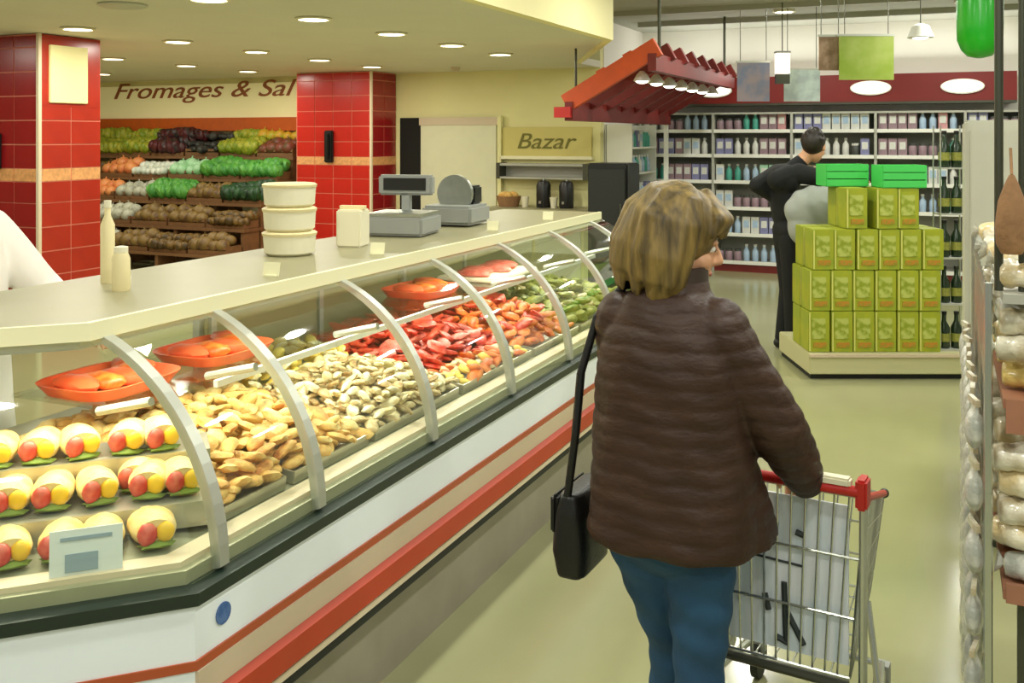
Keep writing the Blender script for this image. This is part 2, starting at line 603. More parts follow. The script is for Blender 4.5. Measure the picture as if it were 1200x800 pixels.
column(-6.8, 5.78, 1.10, 0.63, 'tile_shaded', 'tile_lit', 'red tiled column with a cream panel at its top, next to the left edge', True)
c2 = column(-6.8, 10.85, 1.15, 0.61, 'tile_lit_far', 'tile_shaded', 'red tiled column with a black telephone on it, beside the dark doorway')
ph = thing('wall_phone', 'small black telephone hung on the far red tiled column', 'telephone', (-7.42, 10.83, 1.42))
MB().box((0, -0.02, 0.2), (0.13, 0.05, 0.42)).build('phone_body', 'black_plastic', ph, bevel=0.012)
MB().box((0, -0.06, 0.2), (0.05, 0.04, 0.34)).build('handset', 'black_plastic', ph, bevel=0.012)
ph2 = thing('intercom_box', 'black box fixed to the front of the near red tiled column', 'intercom', (-7.27, 5.763, 1.48))
MB().box((0, -0.02, 0.15), (0.12, 0.05, 0.30)).build('intercom_body', 'black_plastic', ph2, bevel=0.01)
MB().cyl((0, -0.045, 0.22), (0, -0.055, 0.22), 0.03).build('intercom_speaker', 'dark_metal', ph2)

# ------------------------------------------------------------------ ceiling lamps
dl = thing('deli_downlight', 'round recessed lamp in the cream deli ceiling', 'ceiling lamp')
MB().lathe([(0.125, 0.0), (0.135, -0.012), (0.11, -0.018), (0.105, 0.0)], n=20).build('lamp_trim', 'lamp_trim', dl, smooth=True)
MB().cyl((0, 0, -0.016), (0, 0, -0.008), 0.10, n=20).build('lamp_disc', 'lamp', dl)
put = Spawner(dl)
spots = []
for k in range(8):
    spots.append((-4.10 - 0.012 * k, 1.45 + 1.1 * k, 'row nearest the counter'))
for k in range(7):
    spots.append((-6.15 - 0.03 * k, 3.40 + 1.12 * k, 'second row from the counter'))
for k in range(6):
    spots.append((-8.25, 4.6 + 1.12 * k, 'third row from the counter'))
for k in range(3):
    spots.append((-10.4, 7.6 + 1.12 * k, 'fourth row from the counter'))
for x, y, row in spots:
    put((x, y, DELI_Z), 0, 'round recessed lamp in the deli ceiling, ' + row, 'deli ceiling lamps, ' + row)
    lamp('deli_lamp', (x, y, DELI_Z - 0.025), DELI_W, 0.18, WARM)
sp = thing('ceiling_speaker', 'pale round speaker grille in the deli ceiling, bigger than the lamps', 'speaker', (-4.84, 4.75, DELI_Z))
MB().lathe([(0.15, 0), (0.155, -0.012), (0.13, -0.02), (0.01, -0.02)], n=24).build('speaker_grille', 'fridge', sp, smooth=True)
sm = thing('smoke_detector', 'small domed detector on the deli ceiling above the doorway', 'detector', (-5.5, 10.7, DELI_Z))
MB().lathe([(0.06, 0), (0.06, -0.02), (0.045, -0.05), (0.02, -0.055)], n=16).build('detector_body', 'beige_strip', sm, smooth=True)

sl = thing('store_lamp', 'round lamp in the grey store ceiling', 'ceiling lamp')
MB().lathe([(0.12, 0.0), (0.13, -0.03), (0.10, -0.035), (0.098, 0.0)], n=20).build('lamp_trim', 'lamp_trim', sl, smooth=True)
MB().cyl((0, 0, -0.033), (0, 0, -0.02), 0.095, n=20).build('lamp_disc', 'lamp_cool', sl)
put = Spawner(sl)
for x in (-1.7, 0.2, 2.1):
    for y in (-1.2, 0.9, 3.0, 5.1, 7.2, 9.3, 11.5):
        put((x, y, STORE_Z), 0, 'round lamp recessed in the grey store ceiling', 'store ceiling lamps')
        lamp('store_ceiling_lamp', (x, y, STORE_Z - 0.045), STORE_W, 0.19, STORE_C)
for x in (-3.0, -1.8, -0.6, 0.4):  # unseen strips added above the fascia to whiten the back wall
    lamp('wall_fill_lamp', (x, 12.98, 2.58), 9, 1.0, STORE_C, (R(205), 0, 0), 0.08)

# ================================================================== the deli counter
FX, CY, EY = -1.60, 1.79, 5.85       # front face, bend, far end
KN = 0.8
EV, NV = Vector((-0.7071, -0.7071)), Vector((-0.7071, 0.7071))


def bend(w):
    return Vector((FX - w, CY + w * (KN / 0.7071 - 1)))


def near(w, s=1.7):
    return Vector((FX, CY)) + EV * s + NV * (KN * w)


def sweep(prof, y1=EY, s=1.7, y0=None, only_near=False):
    rows = []
    if y0 is None:
        a = [near(w, s) for w, z in prof]
        rows.append([(p.x, p.y, z) for p, (w, z) in zip(a, prof)])
        b = [bend(w) for w, z in prof]
        rows.append([(p.x, p.y, z) for p, (w, z) in zip(b, prof)])
    else:
        rows.append([(FX - w, y0, z) for w, z in prof])
    if not only_near:
        rows.append([(FX - w, y1, z) for w, z in prof])
    return MB().loft(rows)


def rect(w0, w1, z0, z1):
    return [(w0, z0), (w1, z0), (w1, z1), (w0, z1)]


def deck_z(w):
    return 0.735 + 0.14 * (w - 0.05)


GT = 70
def glass_pt(f):
    t = R(GT) * f
    return (0.012 + 0.40 * (1 - math.cos(t)) / (1 - math.cos(R(GT))), 0.705 + 0.535 * math.sin(t) / math.sin(R(GT)))


GP = [glass_pt(k / 14) for k in range(15)]
counter = thing('deli_counter', 'long white deli counter with curved glass front and red bumper stripe', 'deli counter', (0, 0, 0))
sweep([(0.0, 0.30), (1.03, 0.30), (1.03, 0.80), (0.06, 0.66), (0.0, 0.66)]).build('counter_body', 'white_panel', counter)
sweep(rect(0.06, 0.98, 0.0, 0.32)).build('kick_plate', 'kick', counter)
sweep([(-0.006, 0.508), (0.02, 0.508), (0.02, 0.530), (-0.006, 0.530)]).build('thin_stripe', 'red_strip', counter)
sweep([(-0.010, 0.440), (0.02, 0.440), (0.02, 0.507), (-0.010, 0.507)], y0=CY).build('beige_stripe', 'beige_strip', counter)
sweep([(-0.006, 0.346), (-0.026, 0.36), (-0.026, 0.425), (-0.006, 0.440), (0.02, 0.44), (0.02, 0.346)], y0=CY).build('bumper_rail', 'red_bumper', counter)
sweep(rect(-0.014, 0.02, 0.326, 0.346), y0=CY).build('white_stripe', 'edge_white', counter)
sweep(rect(-0.004, 0.05, 0.292, 0.326)).build('rubber_skirt', 'black_rubber', counter)
sweep([(-0.012, 0.660), (0.05, 0.660), (0.05, 0.705), (-0.012, 0.690)]).build('glass_gasket', 'green_gasket', counter)
sweep([(0.03, 0.68), (1.0, 0.80), (1.0, deck_z(1.0)), (0.03, deck_z(0.03))]).build('deck', 'deck', counter)
sweep([(0.40, 1.235), (1.06, 1.235), (1.06, 1.275), (0.40, 1.275)], y1=EY + 0.02).build('counter_ledge', 'ledge', counter)
sweep([(0.385, 1.232), (0.402, 1.232), (0.402, 1.278), (0.385, 1.278)], y1=EY + 0.02).build('ledge_edge', 'ledge_edge', counter)
# sliding doors at the staff side of the straight run
for k in range(4):
    y0 = 2.95 + k * 0.725
    d = MB().box((FX - 0.99 - 0.012 * (k % 2), y0 + 0.36, 1.05), (0.012, 0.72, 0.36)).build('sliding_door', 'back_panel', counter)
    MB().box((FX - 0.98 - 0.012 * (k % 2), y0 + 0.03, 1.05), (0.02, 0.03, 0.36)).build('door_pull', 'alu', d)
# posts that carry the ledge at the staff side
for y in (2.05, 2.95, 4.4, EY - 0.03):
    MB().box((FX - 1.02, y, 1.05), (0.03, 0.03, 0.40)).build('ledge_post', 'alu', counter)
pn = near(1.0, 0.75)
MB().box((pn.x, pn.y, 1.05), (0.03, 0.03, 0.40)).build('ledge_post', 'alu', counter)
# end panel
MB().loft([[(FX - w, EY, z) for w, z in [(0.0, 0.66)] + GP + [(1.05, 1.24), (1.05, 0.66)]],
           [(FX - w, EY + 0.02, z) for w, z in [(0.0, 0.66)] + GP + [(1.05, 1.24), (1.05, 0.66)]]]).build('end_panel', 'glass', counter)
# curved glass panes, one per bay, and the ribs between them
rib_y = [1.90 + 0.0, 2.31, 2.98, 3.65, 4.32, 4.99, 5.66]
TH = 0.006


def pane(y0, y1):
    a = [(w, z) for w, z in GP]
    inner = [(w + TH, z - TH * 0.4) for w, z in GP]
    prof = a + inner[::-1]
    return MB().loft([[(FX - w, y0, z) for w, z in prof], [(FX - w, y1, z) for w, z in prof]])


prof = GP + [(w + TH, z - TH * 0.4) for w, z in GP][::-1]
an = [near(w, 1.7) for w, z in prof]
bn = [bend(w) for w, z in prof]
MB().loft([[(p.x, p.y, z) for p, (w, z) in zip(an, prof)], [(p.x, p.y, z) for p, (w, z) in zip(bn, prof)]]).build('glass_pane', 'glass', counter, True)
MB().loft([[(p.x, p.y + 0.004, z) for p, (w, z) in zip(bn, prof)], [(FX - w, rib_y[0] + (0.0), z) for w, z in prof]]).build('glass_pane', 'glass', counter, True)
for ya, yb in zip(rib_y, rib_y[1:] + [EY - 0.002]):
    pane(ya + 0.002, yb - 0.002).build('glass_pane', 'glass', counter, True)
for y in rib_y:
    o_ = [(w - 0.006, z + 0.003) for w, z in GP]
    i_ = [(w + 0.022, z - 0.006) for w, z in GP]
    pr = o_ + i_[::-1]
    rb = MB().loft([[(FX - w, y - 0.017, z) for w, z in pr], [(FX - w, y + 0.017, z) for w, z in pr]]).build('glass_rib', 'alu', counter)
    MB().cyl((FX - 0.24, y, 1.08), (FX - 0.42, y, 1.035), 0.012, n=8).build('shelf_bracket', 'alu', rb)
# glass shelf above the deck with a pale front edge
sweep([(0.42, 1.0), (0.86, 1.0), (0.86, 1.01), (0.42, 1.01)], y1=EY - 0.04, y0=2.0).build('middle_shelf', 'shelf_glass', counter)
sweep([(0.405, 0.995), (0.421, 0.995), (0.421, 1.016), (0.405, 1.016)], y1=EY - 0.04, y0=2.34).build('shelf_edge', 'rail_white', counter)
# lamp tube under the ledge
sweep([(0.43, 1.205), (0.47, 1.205), (0.47, 1.232), (0.43, 1.232)], y1=EY - 0.05).build('lamp_housing', 'alu', counter)
for k in range(6):
    y = 2.15 + 0.66 * k
    lamp('case_lamp', (FX - 0.45, y, 1.20), CASE_W, 0.05, (1, 0.97, 0.84), (0, 0, 0), 0.6)
pm = (near(0.45, 0.5) + bend(0.45)) / 2
lamp('case_lamp', (pm.x, pm.y, 1.20), CASE_W, 0.05, (1, 0.93, 0.72), (0, 0, R(-45)), 0.6)
# the price rail along the front of the deck
sweep([(0.05, 0.735), (0.10, 0.742), (0.10, 0.755), (0.05, 0.748)], y1=EY - 0.03).build('price_rail', 'edge_white', counter)
# round blue sticker on the white front
st = MB().cyl((FX + 0.0005, 1.885, 0.60), (FX + 0.004, 1.885, 0.60), 0.026, n=20).build('blue_sticker', 'blue_ink', counter)

# ------------------------------------------------------------------ food in the case
def piece(name, label, cat, group, m, r, jit=0.12, sub=2):
    o = MB().ico((0, 0, 0), r, sub=sub, jitter=jit).build(name, m, None, smooth=True)
    sp_ = Spawner(tag(o, label, cat, group))
    sp_.r = r
    return sp_


def tray(y0, y1, w0, w1, label):
    cy, cw = (y0 + y1) / 2, (w0 + w1) / 2
    t = thing('steel_tray', label, 'tray', (FX - cw, cy, deck_z(cw) + 0.004))
    t.rotation_euler = (0, math.atan(0.14), 0)
    L, D = (y1 - y0) - 0.02, (w1 - w0)
    MB().box((0, 0, 0.003), (D, L, 0.006)).build('tray_base', 'tray_steel', t)
    for sx in (-1, 1):
        MB().box((sx * D / 2, 0, 0.018), (0.006, L, 0.036)).build('tray_side', 'tray_steel', t)
    for sy in (-1, 1):
        MB().box((0, sy * L / 2, 0.018), (D, 0.006, 0.036)).build('tray_side', 'tray_steel', t)
    return t


def heap(spawners, n, y0, y1, w0, w1, mound, tilt=0.5, zr=0.02, lay=2, size=1.0, bed=None):
    """scatters n pieces as a mound, higher at the back and in the middle; the buried layers are one bed"""
    rows = max(1, int(math.sqrt(n / lay * (w1 - w0) / (y1 - y0))))
    cols = max(1, int(n / lay / rows))
    mb = MB()
    for l in range(lay):
        for i in range(rows):
            for j in range(cols):
                fw = (i + 0.5 + random.uniform(-.3, .3) + 0.3 * l) / rows
                fy = (j + 0.5 + random.uniform(-.3, .3)) / cols
                w = w0 + fw * (w1 - w0)
                if w > w1:
                    continue
                y = y0 + fy * (y1 - y0)
                hump = math.sin(PI * min(1, max(0, fy))) ** 0.5 * math.sin(PI * min(1, 0.15 + 0.8 * fw)) ** 0.6
                z = deck_z(w) + 0.012 + zr + mound * hump * (l + 0.6) / lay + random.uniform(-.006, .006)
                sz = random.uniform(0.85, 1.15) * size
                rot = (random.uniform(-tilt, tilt), random.uniform(-tilt, tilt), random.uniform(0, 6.28))
                sp_ = random.choice(spawners)
                if bed and l == 0:
                    mb.ico((FX - w, y, z), [q * sz * 1.1 for q in sp_.r], rot, 2, 0.08)
                else:
                    sp_((FX - w, y, z), rot=rot, scale=(sz, sz, sz))
    if bed:
        o = mb.build(bed[0], bed[2], None, True)
        tag(o, bed[1], 'food', None, 'stuff')
    else:
        mb.bm.free()


tray(1.98, 2.30, 0.12, 0.85, 'steel tray heaped with breaded golden pieces, nearest of the trays')
tray(2.32, 2.74, 0.12, 0.85, 'steel tray of breaded golden pieces behind the second glass rib')
tray(2.76, 3.38, 0.12, 0.85, 'steel tray of pale mottled salad pieces in mid counter')
tray(3.40, 4.10, 0.12, 0.85, 'steel tray of bright red meat slices')
tray(4.12, 4.72, 0.12, 0.85, 'steel tray of orange meat pieces')
tray(4.74, 5.75, 0.12, 0.85, 'steel tray of olive green salad at the far end')
g = [piece('breaded_cutlet', 'breaded golden cutlet in the heap near the counter bend', 'food', 'breaded golden cutlets', 'gold1', (0.042, 0.030, 0.014)),
     piece('breaded_cutlet', 'pale breaded cutlet in the heap near the counter bend', 'food', 'pale breaded cutlets', 'gold2', (0.040, 0.028, 0.015)),
     piece('breaded_cutlet', 'toasted brown breaded cutlet in the heap near the counter bend', 'food', 'toasted breaded cutlets', 'gold3', (0.044, 0.026, 0.013))]
heap([g[0], g[1], g[0], g[1], g[2]], 430, 1.97, 2.74, 0.12, 0.84, 0.10, lay=3, bed=('cutlet_bed', 'bed of golden crumbed pieces under the heap near the counter bend', 'gold1'))
g = [piece('salad_morsel', 'pale mottled morsel in the cream coloured heap', 'food', 'pale mottled morsels', 'pale1', (0.030, 0.022, 0.011), 0.2),
     piece('salad_morsel', 'cream white morsel in the cream coloured heap', 'food', 'cream white morsels', 'pale2', (0.031, 0.020, 0.012), 0.2),
     piece('salad_morsel', 'light brown morsel in the cream coloured heap', 'food', 'light brown morsels', 'pale3', (0.025, 0.018, 0.008), 0.25)]
gy = piece('salad_morsel', 'yellow morsel at the back of the cream coloured heap', 'food', 'yellow morsels', 'yell', (0.03, 0.024, 0.016))
heap([g[0], g[1], g[1], g[2]], 380, 2.76, 3.38, 0.12, 0.62, 0.11, lay=3, bed=('salad_bed', 'bed of pale mottled salad under the cream coloured heap', 'pale1'))
heap([gy, gy, g[1]], 90, 2.76, 3.38, 0.58, 0.84, 0.12, lay=3, bed=('yellow_salad_bed', 'bed of yellow salad behind the cream coloured heap', 'yell'))
gr = piece('meat_slice', 'bright red meat slice in the case', 'food', 'bright red meat slices', 'meat1', (0.05, 0.034, 0.012))
gp = piece('meat_slice', 'pinkish meat slice among the red ones', 'food', 'pinkish meat slices', 'meat3', (0.045, 0.03, 0.012))
go = piece('meat_piece', 'orange meat piece in the case beyond the red slices', 'food', 'orange meat pieces', 'meat2', (0.048, 0.028, 0.016))
heap([gr, gr, gp, gr], 260, 3.40, 4.08, 0.26, 0.84, 0.12, lay=3, bed=('meat_bed', 'bed of red meat under the bright red slices', 'meat1'))
heap([go, gy, g[0]], 66, 3.40, 4.08, 0.12, 0.28, 0.03)
heap([go, go, go, gr], 220, 4.12, 4.72, 0.15, 0.84, 0.12, lay=3, bed=('orange_meat_bed', 'bed of orange meat under the orange pieces', 'meat2'))
gs = piece('salad_clump', 'olive green salad clump at the far end of the case', 'food', 'olive green salad clumps', 'olive', (0.05, 0.04, 0.022))
heap([gs, gs, g[0]], 210, 4.76, 5.72, 0.14, 0.84, 0.08, lay=3, bed=('olive_salad_bed', 'bed of olive green salad at the far end of the case', 'olive'))

# stuffed rolls in the bend of the case, rows parallel to the near front
rl = thing('stuffed_roll', 'stuffed bread roll', 'bread roll')
prof = ((0.0, 0.86), (0.03, 1.0), (0.075, 0.98), (0.115, 0.80), (0.138, 0.50), (0.148, 0.16))
MB().loft([[(0.050 * k * math.cos(2 * PI * j / 18), y, 0.040 + 0.038 * k * math.sin(2 * PI * j / 18)) for j in range(18)] for y, k in prof]).build('bread', 'bread', rl, smooth=True)
MB().ico((-0.020, -0.002, 0.040), (0.024, 0.014, 0.028), jitter=0.06).build('ham_filling', 'ham', rl, smooth=True)
MB().ico((0.021, -0.001, 0.042), (0.022, 0.013, 0.025), jitter=0.06).build('cheese_filling', 'cheese', rl, smooth=True)
MB().ico((0.0, 0.002, 0.012), (0.042, 0.016, 0.009), jitter=0.2).build('lettuce_edge', 'lettuce', rl, smooth=True)
put = Spawner(rl)
for i, (w, zz, n, s0, lab) in enumerate(((0.15, 0.0, 8, -0.02, 'lowest row against the glass'), (0.32, 0.05, 8, -0.10, 'middle row'), (0.50, 0.10, 7, 0.05, 'top row at the back'))):
    for k in range(n):
        s = s0 + 0.105 * k + random.uniform(-.01, .01)
        p = Vector((FX, CY)) + EV * s + NV * (KN * w) if s > 0.0 else Vector((FX - w, CY + 0.1 * w - s))
        put((p.x, p.y, deck_z(w) + 0.005 + zz), R(45) + random.uniform(-.25, .25), 'bread roll stuffed with ham and cheese, ' + lab, 'stuffed rolls, ' + lab)
lm = piece('cheese_ball', 'round yellow cheese behind the top row of stuffed rolls', 'food', None, 'lemon', (0.05, 0.05, 0.045), 0.03)
p = bend(0.62) + EV * 0.22
lm((p.x, p.y, deck_z(0.62) + 0.15))
# risers under the raised rows
for i, (w, h, lab) in enumerate(((0.35, 0.05, 'low steel riser under the middle row of stuffed rolls'), (0.56, 0.10, 'tall steel riser under the top row of stuffed rolls'))):
    t = thing('steel_riser', lab, 'riser')
    rows = []
    for s in (0.95, -0.06):
        a = Vector((FX, CY)) + EV * s + NV * (KN * (w - 0.09))
        b = Vector((FX, CY)) + EV * s + NV * (KN * (w + 0.11))
        rows.append([(a.x, a.y, deck_z(w - 0.09)), (b.x, b.y, deck_z(w + 0.11)), (b.x, b.y, deck_z(w) + h), (a.x, a.y, deck_z(w) + h)])
    MB().loft(rows).build('riser_top', 'tray_steel', t)
# price card at the near glass
pc = thing('price_card', 'white price card with grey print against the near glass', 'price card')
q = Vector((FX, CY)) + EV * 0.235 + NV * (KN * 0.065)
pc.location = (q.x, q.y, 0.745)
pc.rotation_euler = (R(-8), 0, R(45))
MB().box((0, 0, 0.055), (0.155, 0.004, 0.10)).build('card_board', 'card', pc)
MB().box((-0.01, -0.003, 0.032), (0.07, 0.003, 0.040)).build('card_print', 'card_ink', pc)
MB().box((0.0, -0.003, 0.085), (0.11, 0.003, 0.008)).build('card_print', 'card_ink', pc)
# orange-red dishes on the glass shelf
ds = thing('meat_dish', 'dish', 'dish')
rows = []
for sx, sz in ((0.85, 0.0), (1.0, 0.035), (0.94, 0.035), (0.8, 0.010)):
    rows.append([(sx * 0.155 * math.copysign(abs(math.cos(a)) ** 0.55, math.cos(a)), sx * 0.185 * math.copysign(abs(math.sin(a)) ** 0.55, math.sin(a)), sz) for a in (2 * PI * k / 28 for k in range(28))])
MB().loft(rows).build('dish', 'orange_tray', ds, smooth=True)
for k in range(5):
    MB().ico((random.uniform(-.05, .05), -0.12 + 0.06 * k, 0.035), (0.085, 0.042, 0.026), jitter=0.12).build('filling', 'meat2' if k % 2 else 'orange_tray', ds, smooth=True)
put = Spawner(ds)
for y, lab in ((2.17, 'orange red dish on the glass shelf, nearest to the counter bend'), (2.62, 'orange red dish on the glass shelf behind the second rib'), (4.05, 'orange red dish on the glass shelf, beyond the third rib')):
    put((FX - 0.66, y, 1.011), 0, lab)
pk = thing('ham_platter', 'pink ham platter on the glass shelf near the far end', 'dish', (FX - 0.64, 4.75, 1.011))
MB().box((0, 0, 0.01), (0.34, 0.55, 0.02)).build('platter', 'white_plastic', pk, bevel=0.006)
for k in range(7):
    MB().ico((random.uniform(-.04, .04), -0.21 + 0.07 * k, 0.035), (0.10, 0.045, 0.02), jitter=0.1).build('ham_slice', 'meat3', pk, smooth=True)

# ------------------------------------------------------------------ things on the ledge
LZ = 1.275
b = thing('cream_jar', 'squat cream jar on the ledge, nearest the bend', 'jar', (-2.33, 2.28, LZ))
MB().lathe([(0.026, 0), (0.028, 0.01), (0.027, 0.10), (0.020, 0.118)], n=16).build('jar_body', 'cream_plastic', b, smooth=True)
MB().lathe([(0.021, 0.118), (0.021, 0.135), (0.008, 0.138)], n=16).build('jar_lid', 'white_plastic', b, smooth=True)
b = thing('tall_bottle', 'tall thin cream bottle standing behind the squat jar', 'bottle', (-2.49, 2.38, LZ))
MB().lathe([(0.021, 0), (0.022, 0.01), (0.022, 0.19), (0.010, 0.22), (0.010, 0.25)], n=16).build('bottle_body', 'cream_plastic', b, smooth=True)
MB().cyl((0, 0, 0.245), (0, 0, 0.268), 0.012).build('bottle_cap', 'white_plastic', b)
tb = thing('white_tub', 'white food tub', 'tub')
MB().lathe([(0.085, 0), (0.10, 0.012), (0.105, 0.08), (0.10, 0.082)], n=24).build('tub_body', 'white_plastic', tb, smooth=True)
MB().lathe([(0.108, 0.080), (0.110, 0.090), (0.10, 0.096), (0.02, 0.096)], n=24).build('tub_lid', 'cream_plastic', tb, smooth=True)
put = Spawner(tb)
for k, lab in enumerate(('bottom', 'middle', 'top')):
    put((-2.42, 3.25, LZ + 0.0965 * k), 0, 'white food tub, %s of the stack of three on the ledge' % lab)
ct = thing('white_carton', 'small white carton on the ledge beside the stacked tubs', 'carton', (-2.36, 3.62, LZ), R(12))
MB().box((0, 0, 0.08), (0.11, 0.12, 0.16)).build('carton_body', 'white_plastic', ct, bevel=0.006)
MB().box((0, 0, 0.168), (0.112, 0.03, 0.016)).build('carton_flap', 'cream_plastic', ct)
sc_ = thing('weighing_scale', 'grey weighing scale with raised display on the ledge', 'scale', (-2.42, 4.15, LZ), R(10))
MB().box((0, 0, 0.05), (0.30, 0.30, 0.09)).build('scale_body', 'grey_plastic', sc_, bevel=0.012)
MB().box((0, 0, 0.103), (0.28, 0.28, 0.014)).build('weighing_plate', 'steel', sc_)
MB().box((-0.02, 0.11, 0.15), (0.04, 0.04, 0.12)).build('display_post', 'grey_plastic', sc_)
dsp = MB().box((-0.02, 0.11, 0.235), (0.28, 0.06, 0.10)).build('display_head', 'grey_plastic', sc_, bevel=0.01)
MB().box((-0.02, 0.077, 0.24), (0.22, 0.006, 0.06)).build('display_screen', 'black_plastic', dsp)
mc = thing('slicing_machine', 'grey machine with black hopper on the ledge beyond the scale', 'slicer', (-2.42, 4.72, LZ), R(5))
MB().box((0, 0, 0.06), (0.28, 0.30, 0.10)).build('slicer_base', 'grey_plastic', mc, bevel=0.015)
MB().cyl((0.0, -0.03, 0.17), (0.0, 0.0, 0.17), 0.10, n=24).build('slicer_blade', 'steel', mc)
MB().box((0.0, 0.07, 0.16), (0.20, 0.12, 0.10)).build('slicer_hopper', 'black_plastic', mc, bevel=0.01)
for x, y, lab in ((-2.10, 2.72, 'little cream ticket card standing on the ledge, nearest'), (-2.10, 3.40, 'little cream ticket card on the ledge before the white tubs'), (-2.10, 4.5, 'little cream ticket card on the ledge before the scale'), (-2.08, 5.2, 'little cream ticket card near the far end of the ledge')):
    t = thing('ticket_card', lab, 'card', (x, y, LZ), R(10))
    MB().box((0, 0, 0.024), (0.06, 0.003, 0.048), (R(-12), 0, 0)).build('card_board', 'ledge_edge', t)
    MB().box((0, 0, 0.003), (0.04, 0.03, 0.006)).build('card_foot', 'ledge_edge', t)

# ================================================================== produce corner between the columns
WX0, WX1 = -12.7, -8.0
sg = thing('cheese_sign', 'cream sign with red-brown script and an orange band above the produce', 'sign', (-10.15, WALL_Y, 0))
MB().box((0, -0.04, 2.26), (4.4, 0.06, 0.52)).build('sign_board', 'sign_cream', sg)
MB().box((0, -0.06, 1.93), (4.6, 0.12, 0.19)).build('orange_band', 'orange_stripe', sg)
text('lettering', 'Fromages & Sal', 0.34, 'sign_text', sg, (0.0, -0.078, 2.33), (R(90), 0, 0), 0.006, 0.35, width=1.6)
stand = thing('produce_stand', 'stepped wooden stand that carries the produce crates by the wall', 'stand', (-10.4, 10.0, 0))
for k in range(-1, 4):
    z, y = 0.55 + 0.30 * k, 0.18 + 0.34 * k
    MB().box((0, y, z), (4.5, 0.36, 0.04)).build('shelf_board', 'wood', stand)
    for x in (-2.2, -1.1, 0, 1.1, 2.2):
        MB().box((x, y, z / 2 - 0.01), (0.05, 0.30, z - 0.02)).build('stand_leg', 'wood', stand)


def produce(kind):
    mk = MB()
    if kind == 'lettuce':
        for k in range(7):
            a = k * 0.9
            mk.ico((0.04 * math.cos(a), 0.04 * math.sin(a), 0.075), (0.07, 0.05, 0.075), (0.5 * math.sin(a), 0.5 * math.cos(a), a), jitter=0.13)
    elif kind == 'round':
        mk.ell((0, 0, 0.065), (0.07, 0.07, 0.062), seg=14, rings=10)
        mk.cyl((0, 0, 0.12), (0.01, 0, 0.145), 0.008, 0.005, 6)
    elif kind == 'long':
        mk.cap((-0.09, 0, 0.05), (0.09, 0, 0.06), 0.045, 0.03, 10)
    else:
        for k in range(5):
            a = k * 1.26
            mk.ico((0.05 * math.cos(a), 0.05 * math.sin(a), 0.05), (0.05, 0.045, 0.045), jitter=0.1)
    return mk


PCOL = {
    'yellow green lettuce': ('lettuce', (168, 168, 52), (120, 140, 30)), 'dark red lettuce': ('lettuce', (84, 22, 26), (40, 30, 30)),
    'black aubergine': ('long', (34, 34, 30), (60, 60, 56)), 'orange yellow pepper': ('round', (206, 156, 40), (176, 176, 50)),
    'brown potato clump': ('clump', (110, 82, 30), (70, 52, 20)), 'orange peach': ('round', (224, 146, 84), (212, 120, 70)),
    'white cauliflower': ('clump', (222, 226, 210), (196, 206, 190)), 'bright green lettuce': ('lettuce', (92, 160, 62), (56, 128, 46)),
    'pale mint cabbage': ('round', (170, 214, 170), (140, 196, 140)), 'dark green cabbage': ('lettuce', (28, 72, 28), (18, 48, 22)),
    'grey white onion': ('round', (180, 180, 158), (140, 140, 124)), 'brown coconut': ('round', (124, 98, 46), (92, 66, 34)),
    'reddish beetroot': ('round', (120, 56, 40), (96, 70, 40)),
}
SPN = {}
for nm, (kind, c1, c2_) in PCOL.items():
    m = mat('produce_' + nm.replace(' ', '_'), c1, 0.5, rgb2=c2_, scale=14, bump=0.3, bscale=40)
    o = produce(kind).build(nm.split()[-1] if nm.split()[-1] != 'clump' else 'potato_clump', m, None, smooth=True)
    SPN[nm] = Spawner(tag(o, nm + ' in a crate on the produce stand', 'produce', nm + 's on the produce stand'))
cr = thing('wooden_crate', 'slatted produce crate', 'crate')
MB().box((0, 0, 0.01), (0.60, 0.30, 0.02)).build('crate_base', 'wood', cr)
for sy in (-1, 1):
    for z in (0.035, 0.085):
        MB().box((0, sy * 0.145, z), (0.60, 0.012, 0.036)).build('slat', 'wood', cr)
for sx in (-1, 1):
    MB().box((sx * 0.295, 0, 0.055), (0.012, 0.28, 0.10)).build('crate_end', 'wood', cr)
put = Spawner(cr)
plan = [
    ['dark green cabbage', 'dark green cabbage', 'dark green cabbage', 'grey white onion', 'brown coconut', 'brown potato clump', 'brown coconut'],
    ['dark green cabbage', 'dark green cabbage', 'grey white onion', 'grey white onion', 'brown coconut', 'brown coconut', 'brown potato clump'],
    ['brown potato clump', 'dark green cabbage', 'orange peach', 'grey white onion', 'bright green lettuce', 'brown coconut', 'dark green cabbage'],
    ['brown potato clump', 'brown potato clump', 'orange peach', 'white cauliflower', 'pale mint cabbage', 'bright green lettuce', 'bright green lettuce'],
    ['yellow green lettuce', 'yellow green lettuce', 'yellow green lettuce', 'dark red lettuce', 'black aubergine', 'yellow green lettuce', 'reddish beetroot'],
]
tiers = ('lowest', 'second', 'third', 'fourth', 'top')
for k, row in enumerate(plan):
    for j, nm in enumerate(row):
        x = -10.4 - 1.92 + 0.64 * j
        y, z = 9.84 + 0.34 * k, 0.272 + 0.30 * k
        put((x, y, z), 0, 'slatted wooden crate of %ss, crate %s along the %s tier' % (nm, ('one', 'two', 'three', 'four', 'five', 'six', 'seven')[j], tiers[k]), 'produce crates, %s tier' % tiers[k])
        for a in range(4):
            for b_ in range(2):
                s = random.uniform(1.15, 1.55)
                SPN[nm]((x - 0.215 + 0.143 * a + random.uniform(-.02, .02), y - 0.09 + 0.14 * b_, z + 0.025 + 0.06 * b_), random.uniform(0, 6.28),
                        nm + ' in crate %s along the %s tier of the produce stand' % (('one', 'two', 'three', 'four', 'five', 'six', 'seven')[j], tiers[k]), nm + 's, crate %d, %s tier' % (j + 1, tiers[k]), scale=(s, s, s))
